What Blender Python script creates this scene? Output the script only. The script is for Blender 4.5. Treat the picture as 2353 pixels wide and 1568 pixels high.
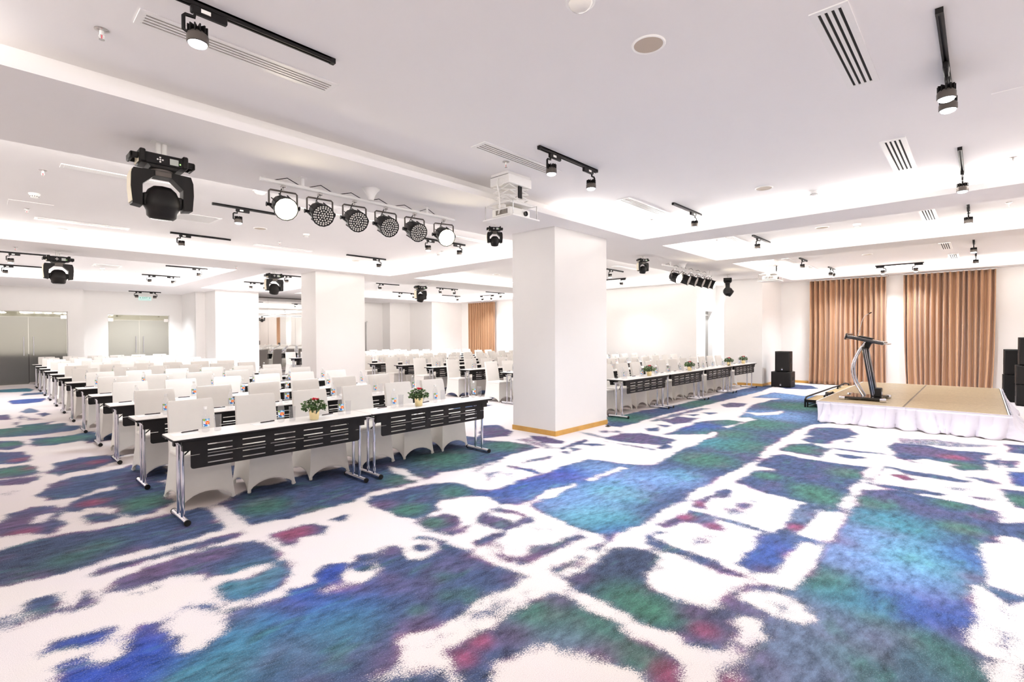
import bpy, bmesh, math, random
import numpy as np
from mathutils import Matrix, Vector, Euler

PI = math.pi
scene = bpy.context.scene
COL = scene.collection
for _o in list(bpy.data.objects):
    bpy.data.objects.remove(_o)

# ------------------------------------------------------------------ camera
cam_d = bpy.data.cameras.new('camera'); cam = bpy.data.objects.new('camera', cam_d); COL.objects.link(cam)
cam_d.sensor_fit = 'HORIZONTAL'; cam_d.sensor_width = 36.0
cam_d.lens = 36.0 * 1146.352 / 2353.0
cam_d.clip_start = 0.05; cam_d.clip_end = 200
def _camera_matrix(yaw, pitch, roll, loc):
    cy, sy, cp, sp = math.cos(yaw), math.sin(yaw), math.cos(pitch), math.sin(pitch)
    f = Vector((cy*cp, sy*cp, sp)); r = Vector((sy, -cy, 0)); u = r.cross(f)
    c, s = math.cos(roll), math.sin(roll)
    r2 = c*r + s*u; u2 = -s*r + c*u
    m = Matrix((r2, u2, -f)).transposed().to_4x4(); m.translation = loc
    return m
cam.matrix_world = _camera_matrix(0.754567, -0.0117772, -0.0045573, (0, 0, 1.60))
scene.camera = cam

# ------------------------------------------------------------------ world, exposure, main light levels
w = bpy.data.worlds.new('world'); scene.world = w; w.use_nodes = True
w.node_tree.nodes['Background'].inputs['Color'].default_value = (0.9, 0.93, 1, 1)
w.node_tree.nodes['Background'].inputs['Strength'].default_value = 0.3
scene.view_settings.view_transform = 'Standard'
try: scene.view_settings.look = 'None'
except Exception: pass
scene.view_settings.gamma = 1.0
scene.view_settings.use_curve_mapping = False
scene.view_settings.exposure = 0.28
scene.cycles.use_denoising = True
scene.cycles.max_bounces = 10; scene.cycles.diffuse_bounces = 6; scene.cycles.glossy_bounces = 4
scene.cycles.transparent_max_bounces = 24; scene.cycles.transmission_bounces = 6
scene.cycles.caustics_reflective = False; scene.cycles.caustics_refractive = False
scene.cycles.sample_clamp_indirect = 6.0

COVE_W = 14.0        # watts per metre of LED strip on the cove ledges
COVE_COL = (1.0, 0.962, 0.91)
SPOT_W = 182.0       # each track spot
SPOT_COL = (0.88, 0.94, 1.0)
PAR_W = 120.0

SOFFIT, CEIL, LEDGE = 3.31, 3.53, 3.38
TABLE_H = 0.74
# coffers: u0, u1, v0, v1
COFFERS = [(-1.5, 8.17, -3.8, 4.48), (-1.5, 8.05, 6.17, 12.38), (-1.5, 4.52, 13.92, 20.03), (5.30, 7.88, 13.92, 20.0),
           (8.60, 17.03, 14.0, 20.04), (8.85, 15.95, 6.17, 12.33), (9.0, 11.70, -3.8, 4.48), (12.46, 17.75, -3.8, 4.40)]

def area_light(name, loc, size_x, size_y, rot, power, col):
    d = bpy.data.lights.new(name, 'AREA'); d.shape = 'RECTANGLE'; d.size = size_x; d.size_y = size_y
    d.energy = power; d.color = col
    o = bpy.data.objects.new(name, d); COL.objects.link(o); o.location = loc; o.rotation_euler = rot
    return o
# LED strips lying on the ledges behind each coffer's lip, shining up and inwards
for (a, b, c, d) in COFFERS:
    zl = LEDGE + 0.03; off = 0.10; tilt = math.radians(140)
    for (mid, ln, rz) in (((a-off, (c+d)/2), d-c, -PI/2), ((b+off, (c+d)/2), d-c, PI/2),
                          (((a+b)/2, c-off), b-a, 0), (((a+b)/2, d+off), b-a, PI)):
        k = COVE_W
        if (a, d) == (-1.5, 4.48) and mid[1] > 4:      # this strip is lit at both ends only
            area_light('cove_light', (-1.0, mid[1], zl), 1.5, 0.05, (tilt, 0, rz), 1.2*k*1.5, COVE_COL)
            area_light('cove_light', (7.1, mid[1], zl), 2.2, 0.05, (tilt, 0, rz), 1.2*k*2.2, COVE_COL)
            continue
        area_light('cove_light', (mid[0], mid[1], zl), ln-0.1, 0.05, (tilt, 0, rz), k*ln, COVE_COL)

# ------------------------------------------------------------------ materials
def lin(c):
    if isinstance(c, str):
        c = tuple(int(c[i:i+2], 16)/255 for i in (0, 2, 4))
    return tuple((x/12.92 if x <= 0.04045 else ((x+0.055)/1.055)**2.4) for x in c)
def mat(name, col, rough=0.5, metal=0.0, spec=0.5, var=0.04, scale=30, bump=0.0, bscale=200, emit=None, estr=0, coat=0, sheen=0, alpha=None, trans=0):
    m = bpy.data.materials.new(name); m.use_nodes = True
    nt = m.node_tree; p = nt.nodes['Principled BSDF']
    c = lin(col)
    p.inputs['Roughness'].default_value = rough; p.inputs['Metallic'].default_value = metal
    p.inputs['Specular IOR Level'].default_value = spec
    p.inputs['Coat Weight'].default_value = coat
    p.inputs['Sheen Weight'].default_value = sheen
    p.inputs['Transmission Weight'].default_value = trans
    tc = nt.nodes.new('ShaderNodeTexCoord')
    n = nt.nodes.new('ShaderNodeTexNoise'); n.inputs['Scale'].default_value = scale; n.inputs['Detail'].default_value = 3
    nt.links.new(tc.outputs['Object'], n.inputs['Vector'])
    mx = nt.nodes.new('ShaderNodeMix'); mx.data_type = 'RGBA'
    mx.inputs[6].default_value = (*[max(0, x*(1-var)) for x in c], 1); mx.inputs[7].default_value = (*[min(1, x*(1+var)) for x in c], 1)
    nt.links.new(n.outputs['Fac'], mx.inputs[0]); nt.links.new(mx.outputs[2], p.inputs['Base Color'])
    if bump:
        n2 = nt.nodes.new('ShaderNodeTexNoise'); n2.inputs['Scale'].default_value = bscale; n2.inputs['Detail'].default_value = 2
        nt.links.new(tc.outputs['Object'], n2.inputs['Vector'])
        b = nt.nodes.new('ShaderNodeBump'); b.inputs['Strength'].default_value = bump; b.inputs['Distance'].default_value = 0.004
        nt.links.new(n2.outputs['Fac'], b.inputs['Height']); nt.links.new(b.outputs['Normal'], p.inputs['Normal'])
    if emit:
        p.inputs['Emission Color'].default_value = (*lin(emit), 1); p.inputs['Emission Strength'].default_value = estr
    return m
def thin_clear(name, tint, rough=0.03, base=0.03, edge=0.5, milk=0.0):
    """thin clear shell: mostly see-through, glossier and greyer towards its silhouette"""
    m = bpy.data.materials.new(name); m.use_nodes = True; nt = m.node_tree
    nt.nodes.remove(nt.nodes['Principled BSDF']); out = nt.nodes['Material Output']
    t = nt.nodes.new('ShaderNodeBsdfTransparent'); t.inputs[0].default_value = (*lin(tint), 1)
    g = nt.nodes.new('ShaderNodeBsdfGlossy'); g.inputs['Roughness'].default_value = rough
    d = nt.nodes.new('ShaderNodeBsdfTranslucent'); d.inputs[0].default_value = (.95, .95, .95, 1)
    lw = nt.nodes.new('ShaderNodeLayerWeight'); lw.inputs[0].default_value = 0.35
    pw = nt.nodes.new('ShaderNodeMath'); pw.operation = 'POWER'; pw.inputs[1].default_value = 2.5
    mt = nt.nodes.new('ShaderNodeMath'); mt.operation = 'MULTIPLY_ADD'; mt.inputs[1].default_value = edge; mt.inputs[2].default_value = base
    nt.links.new(lw.outputs['Facing'], pw.inputs[0]); nt.links.new(pw.outputs[0], mt.inputs[0])
    mk = nt.nodes.new('ShaderNodeMixShader'); mk.inputs[0].default_value = milk
    nt.links.new(t.outputs[0], mk.inputs[1]); nt.links.new(d.outputs[0], mk.inputs[2])
    ms = nt.nodes.new('ShaderNodeMixShader')
    nt.links.new(mt.outputs[0], ms.inputs[0]); nt.links.new(mk.outputs[0], ms.inputs[1]); nt.links.new(g.outputs[0], ms.inputs[2])
    nt.links.new(ms.outputs[0], out.inputs['Surface'])
    return m

M = {}
M['wall'] = mat('wall_paint', 'f3f0ed', 0.85, spec=0.2, var=0.012, scale=3, bump=0.03, bscale=350)
M['ceil'] = mat('ceiling_paint', 'f6f3f2', 0.9, spec=0.1, var=0.012, scale=2)
M['white'] = mat('white_metal', 'f2f0ee', 0.4, var=0.02)
M['whitepl'] = mat('white_plastic', 'f4f2ef', 0.5, var=0.02)
M['fabric'] = mat('white_spandex', 'f3efe9', 0.85, spec=0.15, var=0.02, scale=18, bump=0.05, bscale=500, sheen=0.15)
M['laminate'] = mat('white_laminate', 'f6f1ec', 0.3, spec=0.5, var=0.015, scale=12)
M['black'] = mat('black_powder_coat', '120f10', 0.5, spec=0.25, var=0.15)
M['blackgl'] = mat('black_gloss', '141012', 0.16, spec=0.6, var=0.1, coat=0.4)
M['blackpl'] = mat('black_plastic', '100d0c', 0.5, spec=0.3, var=0.2, scale=12)
M['grille'] = mat('black_speaker_grille', '121010', 0.7, spec=0.3, var=0.5, scale=600, bump=0.4, bscale=700)
M['chrome'] = mat('chrome', 'dcdce4', 0.09, metal=1.0, var=0.03)
M['steel'] = mat('brushed_steel', 'c9c6c4', 0.25, metal=1.0, var=0.06)
M['gold'] = mat('gold_pot', 'f0dcaa', 0.1, metal=1.0, var=0.05)
M['bronze'] = mat('bronze_metal', '5f5853', 0.4, metal=0.5, var=0.15)
M['wood'] = mat('oak_baseboard', 'c89a4e', 0.45, var=0.25, scale=6)
M['pen'] = mat('dark_pen', '2b1d22', 0.3)
M['paper'] = mat('paper', 'ffffff', 0.8, spec=0.1, var=0.01)
M['leaf'] = mat('green_leaves', '3f5c28', 0.5, var=0.6, scale=25)
M['red'] = mat('red_petals', 'e0203f', 0.6, var=0.3)
M['whitefl'] = mat('white_petals', 'f6f5e4', 0.6)
M['soil'] = mat('soil', '2a2018', 0.9)
M['clear'] = thin_clear('clear_plastic_bottle', 'fafafb', base=.03, edge=.42, milk=.12)
M['glass'] = thin_clear('clear_drinking_glass', 'fafafb', base=.03, edge=.45, milk=.04)
M['lens'] = mat('lit_lens', 'ffffff', 0.3, emit='e8f0ff', estr=14)
M['lensoff'] = mat('unlit_lens', 'e8e4de', 0.2)
M['parlit'] = mat('lit_par_face', 'ffffff', 0.3, emit='fff0c8', estr=40)
M['slotw'] = mat('vent_shade_backing', '5d5146', 0.8)  # colour darkened to stand in for shade inside deeper slots
M['slotd'] = mat('vent_dark_backing', '12100f', 0.8)
M['spkbeige'] = mat('speaker_mesh_beige', 'c6b8a8', 0.8, var=0.1, scale=900)
M['cutlinewhite'] = mat('stage_skirt_cloth', 'dedae4', 0.8, spec=0.15, var=0.015, scale=15, sheen=0.1)
M['lcd'] = mat('lcd_screen', 'b9bdb8', 0.25)
M['cream'] = mat('cream_side_panel', 'e9dfc6', 0.5)
M['greenled'] = mat('green_led', '8fdc6a', 0.4, emit='9cf07a', estr=2)
M['teal'] = mat('teal_sign', 'd3efe8', 0.4, emit='c8f4ea', estr=0.25)
M['tealdk'] = mat('dark_teal_marks', '4fa89c', 0.5)
M['emblem'] = mat('pale_emblem', 'd8def0', 0.4)
M['darkfl'] = mat('corridor_floor', '3a3430', 0.6)
M['darkbox'] = mat('corridor_counter', '2b2725', 0.6)
M['corr'] = mat('corridor_paint', 'cfcabf', 0.9, var=0.02)
M['seal'] = mat('grey_seal', '8d8a86', 0.5)
M['tan'] = mat('step_tread_tan', 'b89f76', 0.8, var=0.2, scale=90)
for k, c in dict(lb_blue='2f7fc4', lb_sky='8cc8ea', lb_deep='1a4f9c', lb_green='86a83a', lb_red='e0431f', lb_yel='ffe27a', lb_white='eef5f8', lb_dark='4a5478').items():
    M[k] = mat(k, c, 0.4)

def curtain_mat():
    m = mat('brown_satin_curtain', 'b08765', 0.45, spec=0.4, var=0.03, scale=40, bump=0.1, bscale=300, sheen=0.3)
    return m
M['curtain'] = curtain_mat()

def deck_mat():
    m = bpy.data.materials.new('woven_tan_deck'); m.use_nodes = True; nt = m.node_tree; p = nt.nodes['Principled BSDF']
    tc = nt.nodes.new('ShaderNodeTexCoord'); mp = nt.nodes.new('ShaderNodeMapping'); mp.inputs['Scale'].default_value = (160, 30, 1)
    n = nt.nodes.new('ShaderNodeTexNoise'); n.inputs['Scale'].default_value = 1.0; n.inputs['Detail'].default_value = 3
    nt.links.new(tc.outputs['Object'], mp.inputs[0]); nt.links.new(mp.outputs[0], n.inputs['Vector'])
    r = nt.nodes.new('ShaderNodeValToRGB'); r.color_ramp.elements[0].position = 0.3; r.color_ramp.elements[1].position = 0.72
    r.color_ramp.elements[0].color = (*lin('746247'), 1); r.color_ramp.elements[1].color = (*lin('b9a684'), 1)
    nt.links.new(n.outputs['Fac'], r.inputs[0]); nt.links.new(r.outputs[0], p.inputs['Base Color'])
    p.inputs['Roughness'].default_value = 0.36; p.inputs['Specular IOR Level'].default_value = 0.45
    return m
M['deck'] = deck_mat()

def mirror_mat():
    m = bpy.data.materials.new('tinted_mirror_glass'); m.use_nodes = True; nt = m.node_tree; p = nt.nodes['Principled BSDF']
    tc = nt.nodes.new('ShaderNodeTexCoord'); n = nt.nodes.new('ShaderNodeTexNoise'); n.inputs['Scale'].default_value = 0.8
    nt.links.new(tc.outputs['Object'], n.inputs['Vector'])
    b = nt.nodes.new('ShaderNodeBump'); b.inputs['Strength'].default_value = 0.02; nt.links.new(n.outputs['Fac'], b.inputs['Height']); nt.links.new(b.outputs['Normal'], p.inputs['Normal'])
    p.inputs['Base Color'].default_value = (0.9, 0.89, 0.87, 1); p.inputs['Metallic'].default_value = 1; p.inputs['Roughness'].default_value = 0.02
    return m
M['mirror'] = mirror_mat()

def frosted_mat():
    m = bpy.data.materials.new('frosted_door_glass'); m.use_nodes = True; nt = m.node_tree
    nt.nodes.remove(nt.nodes['Principled BSDF']); out = nt.nodes['Material Output']
    rf = nt.nodes.new('ShaderNodeBsdfRefraction'); rf.inputs['IOR'].default_value = 1.3; rf.inputs[0].default_value = (0.80, 0.80, 0.77, 1)
    d = nt.nodes.new('ShaderNodeBsdfDiffuse'); d.inputs[0].default_value = (0.5, 0.5, 0.48, 1)
    tc = nt.nodes.new('ShaderNodeTexCoord'); n = nt.nodes.new('ShaderNodeTexNoise'); n.inputs['Scale'].default_value = 300
    nt.links.new(tc.outputs['Object'], n.inputs['Vector']); mr = nt.nodes.new('ShaderNodeMapRange'); mr.inputs['To Min'].default_value = .42; mr.inputs['To Max'].default_value = .58; nt.links.new(n.outputs['Fac'], mr.inputs['Value']); nt.links.new(mr.outputs[0], rf.inputs['Roughness'])
    g = nt.nodes.new('ShaderNodeBsdfGlossy'); g.inputs['Roughness'].default_value = 0.15
    a = nt.nodes.new('ShaderNodeMixShader'); a.inputs[0].default_value = 0.22; b = nt.nodes.new('ShaderNodeMixShader'); b.inputs[0].default_value = 0.06
    nt.links.new(rf.outputs[0], a.inputs[1]); nt.links.new(d.outputs[0], a.inputs[2]); nt.links.new(a.outputs[0], b.inputs[1]); nt.links.new(g.outputs[0], b.inputs[2])
    nt.links.new(b.outputs[0], out.inputs['Surface'])
    return m
M['frost'] = frosted_mat()
M['pane'] = thin_clear('clear_transom_glass', 'dcdcd4', base=.08, edge=.5)

# ------------------------------------------------------------------ mesh helpers
class MB:
    def __init__(s): s.v, s.f, s.m, s.sm = [], [], [], []
    def add(s, vs, fs, mi=0, smooth=False, X=None):
        b = len(s.v)
        s.v += [tuple(X @ Vector(p)) if X else tuple(p) for p in vs]
        for f in fs:
            s.f.append(tuple(b+i for i in f)); s.m.append(mi); s.sm.append(smooth)
        return s
    def box(s, x0, x1, y0, y1, z0, z1, mi=0, X=None):
        vs = [(x, y, z) for z in (z0, z1) for y in (y0, y1) for x in (x0, x1)]
        return s.add(vs, [(0, 2, 3, 1), (4, 5, 7, 6), (0, 1, 5, 4), (2, 6, 7, 3), (0, 4, 6, 2), (1, 3, 7, 5)], mi, False, X)
    def rbox(s, x0, x1, y0, y1, z0, z1, r=0.01, mi=0, seg=2, X=None):
        bm = bmesh.new(); bmesh.ops.create_cube(bm, size=1)
        bmesh.ops.scale(bm, vec=(x1-x0, y1-y0, z1-z0), verts=bm.verts); bmesh.ops.translate(bm, vec=((x0+x1)/2, (y0+y1)/2, (z0+z1)/2), verts=bm.verts)
        bmesh.ops.bevel(bm, geom=list(bm.edges), offset=r, segments=seg, affect='EDGES', profile=0.5)
        bm.verts.index_update(); vs = [tuple(q.co) for q in bm.verts]; fs = [[q.index for q in f.verts] for f in bm.faces]; bm.free()
        return s.add(vs, fs, mi, True, X)
    def tube(s, pts, r, n=8, mi=0, caps=True, X=None):
        pts = [Vector(p) for p in pts]; rings = []; vs = []
        up = None
        for i, p in enumerate(pts):
            d = (pts[min(i+1, len(pts)-1)]-pts[max(i-1, 0)]).normalized()
            if up is None:
                up = Vector((0, 0, 1)) if abs(d.z) < 0.9 else Vector((1, 0, 0))
            a = d.cross(up).normalized(); bb = a.cross(d).normalized(); up = bb
            rr = r[i] if isinstance(r, (list, tuple)) else r
            vs += [tuple(p + (a*math.cos(2*PI*k/n)+bb*math.sin(2*PI*k/n))*rr) for k in range(n)]
        fs = []
        for i in range(len(pts)-1):
            for k in range(n):
                fs.append((i*n+k, i*n+(k+1) % n, (i+1)*n+(k+1) % n, (i+1)*n+k))
        s.add(vs, fs, mi, True, X)
        if caps:
            s.add(vs[:n], [tuple(range(n))[::-1]], mi, False, X); s.add(vs[-n:], [tuple(range(n))], mi, False, X)
        return s
    def lathe(s, prof, n=16, mi=0, X=None, smooth=True):
        vs = []; fs = []
        for (r, z) in prof:
            vs += [(r*math.cos(2*PI*k/n), r*math.sin(2*PI*k/n), z) for k in range(n)]
        for i in range(len(prof)-1):
            for k in range(n):
                fs.append((i*n+k, i*n+(k+1) % n, (i+1)*n+(k+1) % n, (i+1)*n+k))
        if prof[0][0] > 1e-6: fs.append(tuple(range(n))[::-1])
        if prof[-1][0] > 1e-6: fs.append(tuple((len(prof)-1)*n+k for k in range(n)))
        return s.add(vs, fs, mi, smooth, X)
    def prism(s, poly, y0, y1, mi=0, X=None):     # polygon in xz, extruded along y
        n = len(poly)
        vs = [(x, y0, z) for x, z in poly]+[(x, y1, z) for x, z in poly]
        fs = [tuple(range(n)), tuple(range(2*n-1, n-1, -1))]+[(i, n+i, n+(i+1) % n, (i+1) % n) for i in range(n)]
        return s.add(vs, fs, mi, False, X)
    def mesh(s, name, mats):
        me = bpy.data.meshes.new(name); me.from_pydata(s.v, [], s.f); me.validate()
        for m in (mats if isinstance(mats, (list, tuple)) else [mats]): me.materials.append(m)
        if len(me.polygons) == len(s.f):
            me.polygons.foreach_set('material_index', np.array(s.m, dtype=np.int32)); me.polygons.foreach_set('use_smooth', np.array([bool(q) for q in s.sm]))
        bm = bmesh.new(); bm.from_mesh(me)
        if len(bm.verts) < 60000:
            bmesh.ops.remove_doubles(bm, verts=bm.verts, dist=1e-5)
            bmesh.ops.recalc_face_normals(bm, faces=bm.faces)
        bm.to_mesh(me); bm.free()
        if any(s.sm): me.set_sharp_from_angle(angle=math.radians(42))
        return me
    def build(s, name, mats, parent=None, loc=(0, 0, 0), rot=(0, 0, 0), label=None):
        o = bpy.data.objects.new(name, s.mesh(name, mats)); COL.objects.link(o)
        o.location = loc; o.rotation_euler = rot
        if parent: o.parent = parent
        if label: o['label'] = label
        return o
def tag(o, label, cat, group=None):
    o['label'] = label; o['category'] = cat
    if group: o['group'] = group
    return o
def thing(name, label, cat, loc=(0, 0, 0), rz=0, group=None):
    o = bpy.data.objects.new(name, None); COL.objects.link(o); o.empty_display_size = 0.1
    o.location = loc; o.rotation_euler = (0, 0, rz)
    return tag(o, label, cat, group)
KIDS = {}
def kids(o):
    if o.name not in KIDS: KIDS[o.name] = list(o.children)
    return KIDS[o.name]
def dup(root, loc, rz=0, label=None, parent=None):
    r = root.copy(); COL.objects.link(r)
    if parent: r.parent = parent
    else:
        r.location = loc; r.rotation_euler = (0, 0, rz)
        if label: r['label'] = label
    for c in kids(root): dup(c, None, parent=r)
    return r
def struct(o, label=None):
    o['kind'] = 'structure'
    if label: o['label'] = label
    return o
def bx(name, x0, x1, y0, y1, z0, z1, m, parent=None):
    return MB().box(x0, x1, y0, y1, z0, z1).build(name, m, parent)
def T(x, y, z): return Matrix.Translation((x, y, z))
def aim(direction, loc=(0, 0, 0)):               # matrix turning local +Z towards a direction
    d = Vector(direction).normalized()
    return T(*loc) @ d.to_track_quat('Z', 'Y').to_matrix().to_4x4()
ORD = ['first', 'second', 'third', 'fourth', 'fifth', 'sixth', 'seventh', 'eighth', 'ninth', 'tenth', 'eleventh', 'twelfth']
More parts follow.
